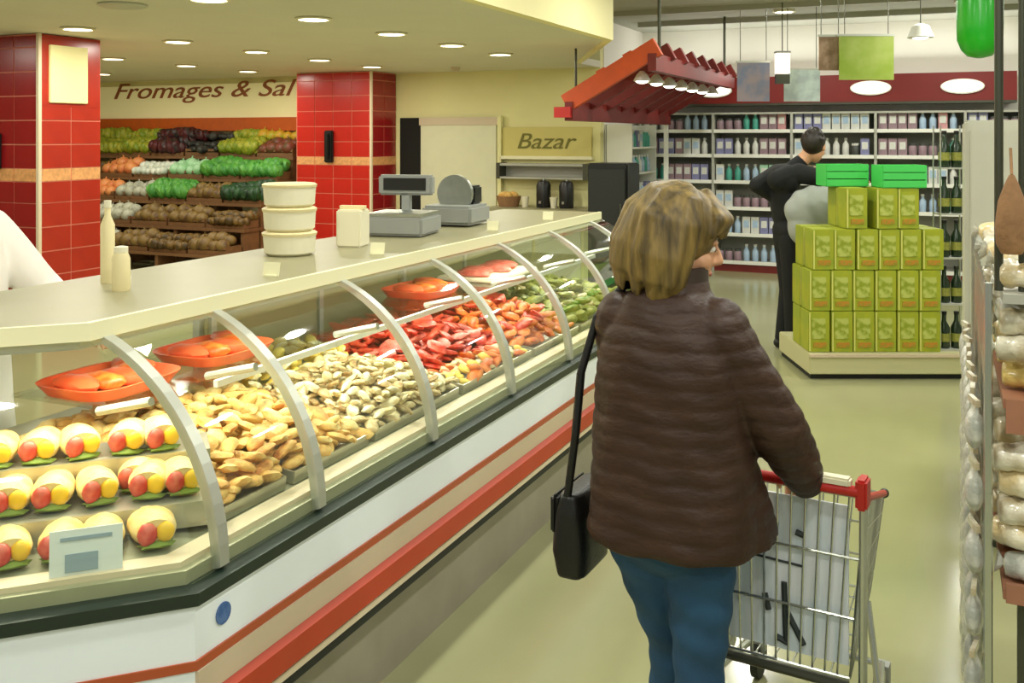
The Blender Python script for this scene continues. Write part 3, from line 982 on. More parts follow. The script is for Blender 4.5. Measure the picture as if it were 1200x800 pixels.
# second, hanging row over the top tier
upper = [('yellow green lettuce', 13), ('dark red lettuce', 6), ('black aubergine', 4), ('yellow green lettuce', 3), ('orange yellow pepper', 6)]
ws = thing('produce_ledge', 'narrow wooden wall ledge above the top produce crates', 'shelf', (-10.4, WALL_Y - 0.13, 1.66))
MB().box((0, 0, 0), (4.5, 0.24, 0.03)).build('ledge_board', 'wood', ws)
for x in (-2.1, 0, 2.1):
    MB().box((x, 0.05, -0.06), (0.03, 0.13, 0.10)).build('bracket', 'wood', ws)
x = -12.45
for nm, n in upper:
    for k in range(n):
        s = random.uniform(1.1, 1.5)
        SPN[nm]((x, WALL_Y - 0.16, 1.677), random.uniform(0, 6.28), nm + ' on the wall ledge above the produce crates', nm + 's on the wall ledge', scale=(s, s, s))
        x += 0.138

# ================================================================== the counter and sign by the doorway
bc = thing('back_counter', 'pale low cabinet along the wall under the yellow sign', 'cabinet', (-4.55, WALL_Y, 0))
MB().box((0, -0.28, 0.42), (1.26, 0.54, 0.84)).build('cabinet_body', 'cream', bc)
MB().box((0, -0.295, 0.86), (1.30, 0.58, 0.04)).build('cabinet_top', 'ledge', bc)
for k in range(2):
    d = MB().box((-0.31 + 0.62 * k, -0.56, 0.42), (0.58, 0.02, 0.72)).build('cabinet_door', 'door', bc)
    MB().box((-0.08 + 0.16 * k - (0.31 - 0.62 * k), -0.57, 0.6), (0.02, 0.02, 0.12)).build('handle', 'alu', d)
bs = thing('bazaar_sign', 'yellow sign with dark olive script above the coffee dispensers', 'sign', (-4.60, WALL_Y, 0))
MB().box((0, -0.03, 1.68), (1.20, 0.05, 0.38)).build('sign_board', 'sign_yellow', bs)
MB().box((0, -0.05, 1.485), (1.24, 0.08, 0.04)).build('sign_rail', 'ledge_edge', bs)
text('lettering', 'Bazar', 0.28, 'sign_text_olive', bs, (-0.02, -0.06, 1.60), (R(90), 0, 0), 0.004, 0.3, width=1.25)
wsf = thing('wall_shelf', 'grey wall shelf under the yellow sign', 'shelf', (-4.60, WALL_Y, 0))
MB().box((0, -0.12, 1.40), (1.20, 0.22, 0.03)).build('shelf_board', 'grey_shelf', wsf)
MB().box((0, -0.02, 1.31), (1.20, 0.03, 0.16)).build('shelf_back', 'grey_shelf', wsf)
MB().box((0, -0.12, 1.235), (1.20, 0.22, 0.025)).build('shelf_board', 'grey_shelf', wsf)
for s in (-1, 1):
    MB().box((s * 0.58, -0.12, 1.32), (0.05, 0.23, 0.20)).build('shelf_end', 'dark_metal', wsf)
cd = thing('coffee_dispenser', 'black dispenser', 'coffee dispenser')
MB().lathe([(0.085, 0), (0.09, 0.02), (0.09, 0.27), (0.07, 0.32), (0.03, 0.335)], n=20).build('dispenser_body', 'black_plastic', cd, smooth=True)
MB().box((0, -0.10, 0.07), (0.03, 0.05, 0.03)).build('tap', 'steel', cd)
MB().cyl((0, 0, 0.33), (0, 0, 0.355), 0.02).build('dispenser_knob', 'steel', cd)
put = Spawner(cd)
put((-4.53, WALL_Y - 0.30, 0.88), 0, 'black coffee dispenser on the cabinet, the left one of two')
put((-4.23, WALL_Y - 0.30, 0.88), 0, 'black coffee dispenser on the cabinet, the right one of two')
bx = thing('bread_basket', 'brown basket of rolls on the cabinet beside the doorway', 'basket', (-5.0, WALL_Y - 0.30, 0.88))
MB().lathe([(0.12, 0), (0.16, 0.13), (0.15, 0.13), (0.11, 0.02)], n=18).build('basket', 'brown_sack', bx)
for k in range(5):
    MB().ell((0.07 * math.cos(k * 1.25), 0.07 * math.sin(k * 1.25), 0.14), (0.06, 0.05, 0.045)).build('roll', 'gold1', bx, smooth=True)
for k, xx in enumerate((-4.76, -4.38)):
    t = thing('paper_cup', ('white paper cup between the basket and the dispensers', 'white paper cup between the two dispensers')[k], 'cup', (xx, WALL_Y - 0.34, 0.88))
    MB().lathe([(0.035, 0), (0.048, 0.12), (0.044, 0.12), (0.033, 0.008)], n=16).build('cup_wall', 'white_plastic', t, smooth=True)
    MB().lathe([(0.05, 0.118), (0.05, 0.13), (0.03, 0.135)], n=16).build('cup_lid', 'white_plastic', t, smooth=True)
# black cabinet fridge at the far end of the counter
bf = thing('black_chiller', 'black upright drinks chiller beyond the end of the deli counter', 'chiller', (-3.25, 10.0, 0))
MB().box((0, 0.02, 0.74), (0.44, 0.44, 1.46)).build('chiller_body', 'black_plastic', bf, bevel=0.015)
d = MB().box((0, -0.215, 0.78), (0.40, 0.03, 1.26)).build('chiller_door', 'black_rubber', bf, bevel=0.006)
MB().box((0.16, -0.245, 0.85), (0.02, 0.03, 0.40)).build('handle', 'dark_metal', d)
MB().box((0, -0.21, 0.06), (0.42, 0.02, 0.09)).build('chiller_grille', 'dark_metal', bf)

# ================================================================== back wall of the store
mf = thing('wall_fascia', 'long dark red fascia over the back wall shelves', 'fascia', (-1.5, BACK_Y, 0))
MB().box((0, -0.22, 2.35), (4.5, 0.42, 0.34)).build('fascia_board', 'maroon', mf)
MB().box((0, -0.30, 2.165), (4.5, 0.30, 0.03)).build('fascia_underside', 'dark_metal', mf)
ov = thing('oval_light', 'white oval light', 'light')
ell_ = [(0.22 * math.cos(2 * PI * k / 28), 0.075 * math.sin(2 * PI * k / 28)) for k in range(28)]
MB().loft([[(x, 0.0, z) for x, z in ell_], [(x, -0.03, z) for x, z in ell_]]).build('oval_glass', 'oval_lamp', ov)
el2 = [(0.24 * math.cos(2 * PI * k / 28), 0.09 * math.sin(2 * PI * k / 28)) for k in range(28)]
MB().loft([[(x, 0.004, z) for x, z in el2], [(x, -0.015, z) for x, z in el2]]).build('oval_rim', 'rail_white', ov)
put = Spawner(ov)
put((-2.80, BACK_Y - 0.44, 2.35), 0, 'white oval light on the dark red fascia beside the canopy')
put((-0.86, BACK_Y - 0.44, 2.35), 0, 'white oval light on the dark red fascia under the lime banner')
put((0.17, BACK_Y - 0.44, 2.35), 0, 'white oval light at the right end of the dark red fascia')

# gondola shelving against the back wall
SZ = (0.14, 0.50, 0.84, 1.18, 1.52, 1.84)
GOODS = []
SHN = ('bottom shelf', 'second shelf', 'third shelf', 'fourth shelf', 'fifth shelf', 'top shelf')


def run_names(run, where):
    kind = run.root['label'].split(' on ')[0] if not hasattr(run, 'kind') else run.kind
    run.kind = kind
    return ('%s %s' % (kind, where), '%ss %s' % (kind, where))


def goods(name, label, cat, group, build):
    t = thing(name, label, cat, (0, 0, 0), 0, group)
    build(t)
    GOODS.append(Spawner(t))


def bottle_of(m, capm):
    def f(t):
        MB().lathe([(0.036, 0), (0.04, 0.01), (0.04, 0.13), (0.018, 0.17), (0.016, 0.19)], n=10).build('bottle_body', m, t, smooth=True)
        MB().cyl((0, 0, 0.188), (0, 0, 0.215), 0.02, n=8).build('cap', capm, t)
    return f


def carton_of(m, lm_):
    def f(t):
        MB().box((0, 0, 0.105), (0.10, 0.07, 0.21)).build('carton_body', m, t)
        MB().box((0, -0.037, 0.12), (0.07, 0.004, 0.09)).build('carton_label', lm_, t)
    return f


def jar_of(m, capm):
    def f(t):
        MB().lathe([(0.046, 0), (0.05, 0.01), (0.05, 0.11), (0.04, 0.125)], n=10).build('jar_body', m, t, smooth=True)
        MB().cyl((0, 0, 0.122), (0, 0, 0.15), 0.044, n=10).build('lid', capm, t)
    return f


GC = {'white': (214, 214, 206), 'pale blue': (168, 192, 214), 'teal': (74, 160, 140), 'navy': (46, 58, 110), 'mauve': (150, 124, 132),
      'pink': (206, 150, 150), 'dark grey': (70, 72, 68), 'beige': (196, 180, 150), 'mint': (160, 206, 176), 'red': (184, 48, 48), 'violet': (130, 130, 170)}
for nm, c in GC.items():
    M['goods_' + nm] = mat('goods_' + nm.replace(' ', '_'), c, 0.4, var=0.1, scale=20)
for nm in ('white', 'pale blue', 'teal', 'navy'):
    goods('bottle', nm + ' bottle on the back wall shelves', 'bottle', nm + ' bottles on the back wall shelves', bottle_of('goods_' + nm, 'goods_white'))
for nm, l2 in (('mauve', 'white'), ('pink', 'white'), ('beige', 'red'), ('white', 'pale blue'), ('mint', 'white'), ('violet', 'white')):
    goods('carton', nm + ' carton on the back wall shelves', 'carton', nm + ' cartons on the back wall shelves', carton_of('goods_' + nm, 'goods_' + l2))
for nm, l2 in (('dark grey', 'white'), ('mauve', 'dark grey')):
    goods('jar', nm + ' jar on the back wall shelves', 'jar', nm + ' jars on the back wall shelves', jar_of('goods_' + nm, 'goods_' + l2))
gon = thing('shelf_bay', 'shelf bay', 'shelf')
MB().box((0, 0.24, 1.03), (1.0, 0.03, 2.06)).build('back_panel', 'grey_shelf', gon)
for s in (-1, 1):
    MB().box((s * 0.492, 0.0, 1.03), (0.016, 0.45, 2.06)).build('side_panel', 'grey_shelf', gon)
for z in SZ:
    sb = MB().box((0, 0.0, z - 0.015), (0.966, 0.45, 0.025)).build('shelf_board', 'grey_shelf', gon)
    MB().box((0, -0.235, z - 0.018), (0.966, 0.02, 0.045)).build('price_rail', 'rail_white', sb)
MB().box((0, -0.2, 0.055), (0.966, 0.03, 0.11)).build('base_panel', 'canopy_dark', gon)
MB().box((0, 0.0, 2.05), (0.966, 0.45, 0.025)).build('top_board', 'grey_shelf', gon)
put = Spawner(gon)
bays = ('first', 'second', 'third', 'fourth', 'fifth')
for k in range(5):
    x0 = -3.3 + 1.0 * k
    y0 = BACK_Y - 0.27
    put((x0, y0, 0), 0, 'grey metal shelf bay on the back wall, %s from the deli side' % bays[k], 'back wall shelf bays')
    for iz, z in enumerate(SZ):
        if k in (2, 3) and iz < 2 or k == 4 and iz < 3 or k == 0 and iz < 3:
            continue
        x = x0 - 0.42
        while x < x0 + 0.44:
            run = random.choices(GOODS, (2, 2, 1, 0.6, 3, 2, 0.5, 3, 1, 2, 0.5, 1.5))[0]
            for _ in range(random.choice((1, 2, 2, 3))):
                if x < x0 + 0.44:
                    run((x, y0 - 0.13, z - 0.002), random.uniform(-.08, .08), *run_names(run, 'on the %s of the back wall, %s bay from deli' % (SHN[iz], bays[k])))
                    x += 0.113
# white shelf bay along the short side wall
sb2 = thing('side_shelf_bay', 'white shelf bay against the short side wall beside the canopy', 'shelf', (-3.70, 12.15, 0), R(90))
MB().box((0, 0.17, 0.95), (1.1, 0.02, 1.9)).build('back_panel', 'rail_white', sb2)
for s in (-1, 1):
    MB().box((s * 0.54, 0, 0.95), (0.02, 0.34, 1.9)).build('side_panel', 'rail_white', sb2)
for z in (0.15, 0.55, 0.95, 1.30, 1.62):
    MB().box((0, 0, z - 0.012), (1.06, 0.34, 0.022)).build('shelf_board', 'rail_white', sb2)
for z in (0.95, 1.30, 1.62):
    y = 11.72
    while y < 12.6:
        run = random.choice((GOODS[0], GOODS[1], GOODS[2], GOODS[7], GOODS[9]))
        run((-3.63, y, z), R(90) + random.uniform(-.1, .1), *run_names(run, 'on the white side bay at height %s' % {0.95: 'three', 1.30: 'four', 1.62: 'five'}[z]))
        y += 0.125

# ------------------------------------------------------------------ red pergola canopy
pg = thing('red_canopy', 'orange red slatted canopy of sloping rafters over the side shelves', 'canopy', (0, 0, 0))
HX, HZ, LX, LZ2 = -2.46, 2.55, -3.27, 2.09
ry = [8.75 + 0.5 * k for k in range(8)]
for k, y in enumerate(ry):
    dxz = Vector((LX - HX, 0, LZ2 - HZ))
    ang = math.atan2(HZ - LZ2, HX - LX)
    MB().box(((HX + LX) / 2, y, (HZ + LZ2) / 2), (dxz.length + 0.1, 0.07, 0.17), (0, -ang, 0)).build('rafter', 'canopy_lit' if k < 1 else 'canopy_dark', pg)  # nearest rafter coloured as lit, those behind it as unlit
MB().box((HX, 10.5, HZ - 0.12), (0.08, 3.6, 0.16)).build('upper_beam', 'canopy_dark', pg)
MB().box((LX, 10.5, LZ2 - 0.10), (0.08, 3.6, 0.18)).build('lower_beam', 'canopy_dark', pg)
MB().box((LX - 0.05, 8.70, 1.98), (0.16, 0.10, 0.10)).build('beam_end', 'red_plastic', pg)
for f in (0.3, 0.62):
    MB().box((HX + (LX - HX) * f, 10.5, HZ + (LZ2 - HZ) * f + 0.10), (0.09, 3.56, 0.03), (0, -0.48, 0)).build('slat', 'canopy_lit', pg)
MB().cyl((HX, 8.95, HZ), (HX, 8.95, STORE_Z), 0.016).build('hanger_rod', 'dark_metal', pg)
MB().cyl((LX, 8.9, LZ2), (LX, 8.9, STORE_Z), 0.012).build('hanger_rod', 'dark_metal', pg)
MB().cyl((HX, 11.9, HZ), (HX, 11.9, STORE_Z), 0.016).build('hanger_rod', 'dark_metal', pg)
for y in (12.3,):
    MB().box((LX - 0.02, y, 1.0), (0.05, 0.05, 2.0)).build('canopy_post', 'rail_white', pg)
cl = thing('canopy_lamp', 'white lamp under the red canopy', 'lamp')
MB().lathe([(0.02, 0.09), (0.05, 0.06), (0.085, 0.0), (0.08, -0.005)], n=16).build('lamp_shade', 'rail_white', cl, smooth=True)
MB().ell((0, 0, 0.0), (0.065, 0.065, 0.03)).build('bulb', 'lamp_cool', cl, smooth=True)
put = Spawner(cl)
for k in range(7):
    put((HX - 0.18, 9.0 + 0.5 * k, 2.28), 0, 'small white lamp hung in the row under the red canopy', 'lamps under the red canopy')

# ------------------------------------------------------------------ hanging banners, box lamp, balloon
def banner(name, label, x, y, z0, w, h, m, cat='banner', rz=VIEW * 0.6):
    t = thing(name, label, cat, (x, y, z0), rz)
    MB().box((0, 0, h / 2), (w, 0.012, h)).build('banner_sheet', m, t)
    MB().box((0, 0, h), (w + 0.02, 0.02, 0.02)).build('banner_rail', 'alu', t)
    for s in (-1, 1):
        MB().cyl((s * w * 0.4, 0, h), (s * w * 0.4, 0, STORE_Z - z0), 0.004, n=6).build('hanging_wire', 'dark_metal', t)
    return t


def world(px, yc):
    """aisle coordinates of a point px metres right of and yc metres ahead of where the visitor stands"""
    return (px * math.cos(VIEW) - yc * math.sin(VIEW), px * math.sin(VIEW) + yc * math.cos(VIEW))


x, y = world(3.25, 9.0)
banner('lime_banner', 'lime green banner hanging from the store ceiling', x, y, 2.27, 0.50, 0.41, 'lime_banner', rz=VIEW)
x, y = world(2.93, 9.05)
banner('brown_banner', 'small brown and beige banner hanging beside the lime one', x, y, 2.36, 0.20, 0.32, 'brown_banner', rz=VIEW)
x, y = world(3.22, 10.9)
banner('pale_banner', 'pale blue banner hanging over the back shelves', x, y, 2.14, 0.40, 0.36, 'banner_blue', rz=VIEW)
x, y = world(2.68, 10.9)
banner('mauve_banner', 'mauve grey banner hanging left of the white box lamp', x, y, 2.14, 0.36, 0.44, 'banner_mauve', rz=VIEW)
x, y = world(2.92, 10.6)
t = thing('box_lamp', 'small white box lamp hung between two banners', 'lamp', (x, y, 2.43), VIEW)
MB().box((0, 0, 0.11), (0.14, 0.10, 0.22)).build('lamp_box', 'oval_lamp', t)
MB().box((0, 0, 0.23), (0.15, 0.11, 0.02)).build('lamp_lid', 'grey_plastic', t)
MB().cyl((0, 0, 0.24), (0, 0, STORE_Z - 2.43), 0.006, n=6).build('hanging_wire', 'dark_metal', t)
MB().box((0, 0, -0.06), (0.15, 0.05, 0.10)).build('lamp_plate', 'dark_metal', t)
x, y = world(2.86, 6.0)
t = thing('green_balloon', 'bright green balloon shaped lantern hanging from the ceiling', 'balloon', (x, y, 2.23))
MB().lathe([(0.02, 0.0), (0.07, 0.012), (0.105, 0.05), (0.128, 0.11), (0.132, 0.2), (0.132, 0.42), (0.115, 0.52), (0.06, 0.58), (0.015, 0.6)], n=24).build('balloon_skin', 'balloon', t, smooth=True)
MB().cyl((0, 0, 0.59), (0, 0, STORE_Z - 2.23), 0.004, n=6).build('balloon_string', 'dark_metal', t)
for px, yc, z in ((3.58, 8.6, 2.62),):
    x, y = world(px, yc)
    t = thing('pendant_spot', 'white pendant lamp hanging right of the lime banner', 'lamp', (x, y, z))
    MB().lathe([(0.02, 0.12), (0.07, 0.10), (0.11, 0.0), (0.105, -0.005)], n=18).build('lamp_shade', 'rail_white', t, smooth=True)
    MB().ell((0, 0, 0.01), (0.08, 0.08, 0.03)).build('bulb', 'lamp_cool', t, smooth=True)
    MB().cyl((0, 0, 0.12), (0, 0, STORE_Z - z), 0.005, n=6).build('hanging_wire', 'dark_metal', t)

# ================================================================== lime carton display on its plinth
DX, DY = world(2.74, 7.06)
pl = thing('display_plinth', 'low beige plinth under the stacked lime cartons', 'plinth', (DX, DY, 0), VIEW)
MB().box((0, 0.40, 0.115), (1.20, 0.80, 0.15)).build('plinth_body', 'plinth', pl, bevel=0.006)
MB().box((0, 0.42, 0.02), (1.16, 0.76, 0.04)).build('plinth_foot', 'black_rubber', pl)
MB().box((0, -0.006, 0.175), (1.20, 0.02, 0.02)).build('plinth_edge', 'beige_strip', pl)
BW, BH, BD = 0.160, 0.297, 0.20
cb = thing('lime_carton', 'lime carton', 'carton')
MB().box((0, 0, BH / 2), (BW - 0.006, BD - 0.006, BH - 0.003)).build('carton_body', 'box_green', cb, bevel=0.004)
MB().box((-0.005, -BD / 2 + 0.001, BH * 0.58), (BW * 0.62, 0.006, BH * 0.50)).build('carton_picture', 'box_label', cb)
MB().box((0.005, -BD / 2 + 0.001, BH * 0.18), (BW * 0.60, 0.006, BH * 0.12)).build('carton_print', 'box_orange', cb)
MB().box((-BW / 2 + 0.012, -BD / 2 + 0.001, BH / 2), (0.010, 0.006, BH * 0.94)).build('carton_edge', 'box_edge', cb)
put = Spawner(cb)
ca, sa = math.cos(VIEW), math.sin(VIEW)


def on_plinth(lx, ly):
    return (DX + lx * ca - ly * sa, DY + lx * sa + ly * ca)


rown = ('bottom', 'second', 'third', 'top')
ordn = ('first', 'second', 'third', 'fourth', 'fifth', 'sixth')
for r in range(4):
    xs = [-0.515 + BW * k for k in range(6)] if r < 2 else [-0.49 + BW * k for k in range(6)] if r == 2 else [-0.245 + 0.0, -0.245 + BW * 1.35, -0.245 + BW * 2.35]
    for dpt in range(2):
        for k, lx in enumerate(xs):
            p = on_plinth(lx + random.uniform(-.003, .003), 0.14 + 0.215 * dpt + random.uniform(-.006, .006))
            if dpt == 0:
                put((p[0], p[1], 0.19 + BH * r), VIEW, 'lime carton in the %s row of the display, %s from the left' % (rown[r], ordn[k]), 'lime cartons, front of the %s row' % rown[r])
            else:
                put((p[0], p[1], 0.19 + BH * r), VIEW, 'lime carton standing behind the front ones in the %s row' % rown[r], 'lime cartons, rear of the %s row' % rown[r])
gc = thing('green_crate', 'bright green plastic crate', 'crate')
for sy in (-1, 1):
    for z in (0.03, 0.085, 0.14):
        MB().box((0, sy * 0.11, z), (0.31, 0.012, 0.048)).build('slat', 'crate_green', gc)
for sx in (-1, 1):
    MB().box((sx * 0.155, 0, 0.085), (0.012, 0.22, 0.16)).build('crate_end', 'crate_green', gc)
MB().box((0, 0, 0.006), (0.31, 0.22, 0.012)).build('crate_base', 'crate_green', gc)
MB().box((0, 0, 0.12), (0.29, 0.20, 0.02)).build('crate_lid', 'crate_green', gc)
put = Spawner(gc)
p = on_plinth(0.10, 0.15)
put((p[0], p[1], 0.19 + BH * 4), VIEW, 'bright green plastic crate on top of the lime cartons, right one')
p = on_plinth(-0.245, 0.36)
put((p[0], p[1], 0.19 + BH * 4), VIEW + 0.03, 'bright green plastic crate behind the lime cartons, beside the reaching man')

# rack of dark bottles beside the display
rk = thing('bottle_rack', 'narrow wire rack of dark green bottles right of the lime cartons', 'rack')
rx, ry_ = on_plinth(0.475, 0.14)
rk.location = (rx, ry_, 0.19)
rk.rotation_euler = (0, 0, VIEW)
RZ = (0.012, 0.345, 0.68, 1.00, 1.335)
for sx in (-1, 1):
    for sy in (-1, 1):
        MB().cyl((sx * 0.098, sy * 0.06, 0), (sx * 0.098, sy * 0.06, 1.64), 0.006, n=8).build('post', 'chrome', rk)
for z in RZ:
    MB().box((0, 0, z - 0.006), (0.20, 0.13, 0.012)).build('rack_shelf', 'grey_shelf', rk)
db = thing('dark_bottle', 'dark green bottle', 'bottle')
MB().lathe([(0.036, 0), (0.04, 0.01), (0.04, 0.15), (0.016, 0.20), (0.015, 0.25)], n=12).build('bottle_body', 'bottle_green', db, smooth=True)
MB().cyl((0, 0, 0.245), (0, 0, 0.268), 0.018, n=10).build('bottle_cap', 'black_plastic', db)
MB().cyl((0, 0, 0.05), (0, 0, 0.11), 0.0405, n=12).build('bottle_label', 'olive', db)
put = Spawner(db)
for iz, z in enumerate(RZ):
    for k in range(2):
        c_, s_ = math.cos(VIEW), math.sin(VIEW)
        lx, ly = -0.045 + 0.09 * k, 0.0
        put((rx + lx * c_ - ly * s_, ry_ + lx * s_ + ly * c_, 0.19 + z), VIEW, 'dark green bottle on the %s shelf of the wire rack' % ('bottom', 'second', 'middle', 'fourth', 'top')[iz], 'dark bottles, %s rack shelf' % ('bottom', 'second', 'middle', 'fourth', 'top')[iz])

# ================================================================== right side: fridge and bread rack
fr = thing('tall_fridge', 'tall pale grey cabinet behind the bread rack', 'cabinet', (0.07, 4.6, 0))
MB().box((0.45, 0.40, 0.94), (0.90, 0.74, 1.76)).build('fridge_body', 'fridge', fr, bevel=0.01)
MB().box((0.45, 0.40, 0.03), (0.86, 0.68, 0.06)).build('fridge_foot', 'dark_metal', fr)
d = MB().box((0.45, 0.015, 0.94), (0.86, 0.03, 1.68)).build('fridge_door', 'fridge', fr, bevel=0.006)
MB().box((0.80, -0.012, 1.0), (0.025, 0.03, 0.5)).build('handle', 'alu', d)

BX, BY, BRZ = 0.068, 2.30, 0.0
br = thing('bread_rack', 'tall wire bread rack with orange-brown shelf boards by the aisle', 'rack', (BX, BY, 0), BRZ)
RW, RD = 0.50, 1.15
for lx, ly in ((0.012, 0.012), (RW, 0.012), (0.012, RD), (RW, RD)):
    MB().cyl((lx, ly, 0), (lx, ly, 1.44), 0.009, n=8).build('post', 'chrome', br)
for lx, r_ in ((0.034, 0.009), (0.078, 0.007)):
    MB().cyl((lx, 0.05, 1.42), (lx, 0.05, 2.9), r_, n=10).build('tall_post', 'dark_metal', br)
MB().box((0.08, 0.05, 2.9), (0.16, 0.03, 0.03)).build('top_bar', 'dark_metal', br)
SH = ((0.80, 'orange_board'), (1.20, 'orange_board'), (1.42, 'grey_shelf'))
for z, m in SH:
    MB().box((RW / 2 + 0.02, RD / 2, z - 0.010), (RW - 0.04, RD, 0.020)).build('shelf_board', m, br)
MB().box((RW / 2 + 0.03, 0.0, 1.165), (RW - 0.03, 0.012, 0.07)).build('board_lip', 'orange_board', br)
MB().box((RW / 2 + 0.03, 0.0, 0.795), (RW - 0.03, 0.012, 0.04)).build('board_lip', 'orange_board', br)
MB().box((RW / 2 + 0.03, 0.06, 0.39), (RW - 0.08, 0.03, 0.74)).build('base_panel', 'dark_metal', br)
for k in range(13):
    MB().cyl((0.012, 0.012 + k * 0.095, 0.05), (0.012, 0.012 + k * 0.095, 1.42), 0.0025, n=6).build('side_wire', 'chrome', br)
for k in range(9):
    z = 0.10 + k * 0.16
    MB().cyl((0.012, 0.012, z), (0.012, RD, z), 0.0025, n=6).build('side_wire', 'chrome', br)


def bag_mesh(L, Wd, H):
    def f(mb):
        mb.ell((0, 0, H * 0.5), (L * 0.42, Wd * 0.5, H * 0.5))
        mb.ell((L * 0.12, 0.01, H * 0.55), (L * 0.28, Wd * 0.46, H * 0.5))
        mb.cyl((-L * 0.5, 0, H * 0.5), (-L * 0.3, 0, H * 0.5), Wd * 0.28, Wd * 0.35, 10)
        mb.cyl((L * 0.3, 0, H * 0.5), (L * 0.5, 0, H * 0.5), Wd * 0.34, Wd * 0.26, 10)
    return blob(f, 0.008, 2)


def bag(name, label, group, m, L, Wd, H):
    t = thing(name, label, 'bread bag', (0, 0, 0), 0, group)
    link('bag', bag_mesh(L, Wd, H), m, t, True)
    MB().cyl((L * 0.5, 0, H * 0.5), (L * 0.62, 0, H * 0.55), 0.006, 0.03, 10).build('bag_tail', 'wrap_grey', t)
    MB().cyl((L * 0.495, 0, H * 0.5), (L * 0.51, 0, H * 0.5), 0.013, n=8).build('bag_tie', 'white_plastic', t)
    return Spawner(t)


bags = [bag('bread_bag', 'white wrapped loaf', '', 'wrap_white', 0.17, 0.11, 0.075), bag('bread_bag', 'cream wrapped loaf', '', 'wrap_cream', 0.16, 0.12, 0.08),
        bag('bread_bag', 'grey clear bag', '', 'wrap_grey', 0.15, 0.11, 0.07)]
byel = bag('bread_bag', 'yellow wrapped loaf', '', 'wrap_yellow', 0.20, 0.14, 0.10)
cn = ('white wrapped loaf', 'cream wrapped loaf', 'grey clear-wrapped loaf', 'yellow wrapped loaf')


def on_rack(lx, ly):
    return BX + lx, BY + ly


ORD = ('first', 'second', 'third', 'fourth', 'fifth', 'sixth', 'seventh')


def fill(z0, layers, where, size=0.85):
    for l in range(layers):
        for j in range(6):
            for k in range(3):
                i = random.choice((0, 0, 1, 1, 2))
                x, y = on_rack(0.10 + 0.145 * k + random.uniform(-.012, .012), 0.075 + 0.19 * j + random.uniform(-.012, .012))
                bags[i]((x, y, z0 + 0.058 * l), random.uniform(-.35, .35) + (0 if random.random() < .6 else PI),
                        '%s on the %s of the bread rack, %s layer, %s row' % (cn[i], where, ORD[l], ORD[j]),
                        '%s, %s, layer %s, row %s' % (cn[i], where, ORD[l], ORD[j]), scale=(size, size, size))


fill(1.422, 1, 'top board')
fill(1.262, 2, 'middle board')
for j in range(5):
    for k in range(3):
        x, y = on_rack(0.11 + 0.145 * k, 0.10 + 0.23 * j)
        byel((x, y, 1.201), 0, 'yellow wrapped loaf lowest on the middle board of the bread rack, %s row' % ORD[j], 'yellow loaves, row ' + ORD[j], scale=(0.68, 0.72, 0.62))
fill(0.80, 5, 'lower board')
# clear bags clipped to the side wires
hb = thing('hanging_bag', 'small clear bag clipped to the side of the bread rack', 'bag', (0, 0, 0))


def hbf(mb):
    mb.ell((0, 0, -0.055), (0.020, 0.036, 0.045))
    mb.box((0, 0, -0.016), (0.008, 0.056, 0.04))


link('bag', blob(hbf, 0.006, 2), 'wrap_grey', hb, True)
MB().box((0, 0, 0.006), (0.010, 0.060, 0.014)).build('bag_header', 'wrap_white', hb)
put = Spawner(hb)
for iz in range(7):
    for k in range(9):
        x, y = on_rack(-0.014, 0.06 + 0.118 * k)
        put((x, y, 1.17 - 0.135 * iz), random.uniform(-.3, .3), 'clear bag on the side of the bread rack, %s row down, %s in' % (ORD[iz], (ORD + ('eighth', 'ninth'))[k]))
# brown sack hung between the tall posts
x, y = on_rack(0.056, 0.0)
hs = thing('brown_sack', 'brown pointed sack hung from the tall posts above the bread rack', 'sack', (x, y, 1.505))
MB().lathe([(0.02, 0.0), (0.030, 0.02), (0.032, 0.06), (0.026, 0.11), (0.014, 0.145), (0.005, 0.165)], n=18).build('sack_body', 'brown_sack', hs, smooth=True)
MB().cyl((0, 0, 0.165), (0, 0.04, 0.22), 0.003, n=6).build('sack_string', 'brown_sack', hs)


# ================================================================== people
def v(*a):
    return Vector(a)


def hand(mb, wrist, axis, palm_n, side, curl, s=1.0):
    """palm and five curled fingers; axis: wrist to knuckles, palm_n: the way the palm faces, side: towards the thumb"""
    axis, palm_n, side = axis.normalized(), palm_n.normalized(), side.normalized()
    k = wrist + axis * 0.085 * s
    for f in (-1, 0, 1):
        mb.cap(wrist + side * 0.016 * f * s, k + side * 0.024 * f * s, 0.018 * s, 0.0145 * s, 10)
    for i, (f, ln) in enumerate(((1.25, 0.066), (0.42, 0.074), (-0.42, 0.069), (-1.25, 0.054))):
        p = k + side * 0.024 * f * s
        d = axis.copy()
        rr = 0.0095 * s
        for j, seg in enumerate((0.45, 0.32, 0.23)):
            d = (Matrix.Rotation(curl * (0.7 if j == 0 else 1.0), 3, palm_n.cross(axis) * -1) @ d)
            q = p + d * ln * seg * s * 1.15
            mb.cap(p, q, rr, rr * 0.92, 8)
            p, rr = q, rr * 0.92
    p = wrist + axis * 0.025 * s + side * 0.026 * s
    d = (axis * 0.6 + side * 0.75 + palm_n * 0.35).normalized()
    q = p + d * 0.038 * s
    mb.cap(p, q, 0.0125 * s, 0.0105 * s, 8)
    d = (axis * 0.8 + palm_n * 0.75 + side * 0.1).normalized()
    mb.cap(q, q + d * 0.030 * s, 0.0105 * s, 0.009 * s, 8)


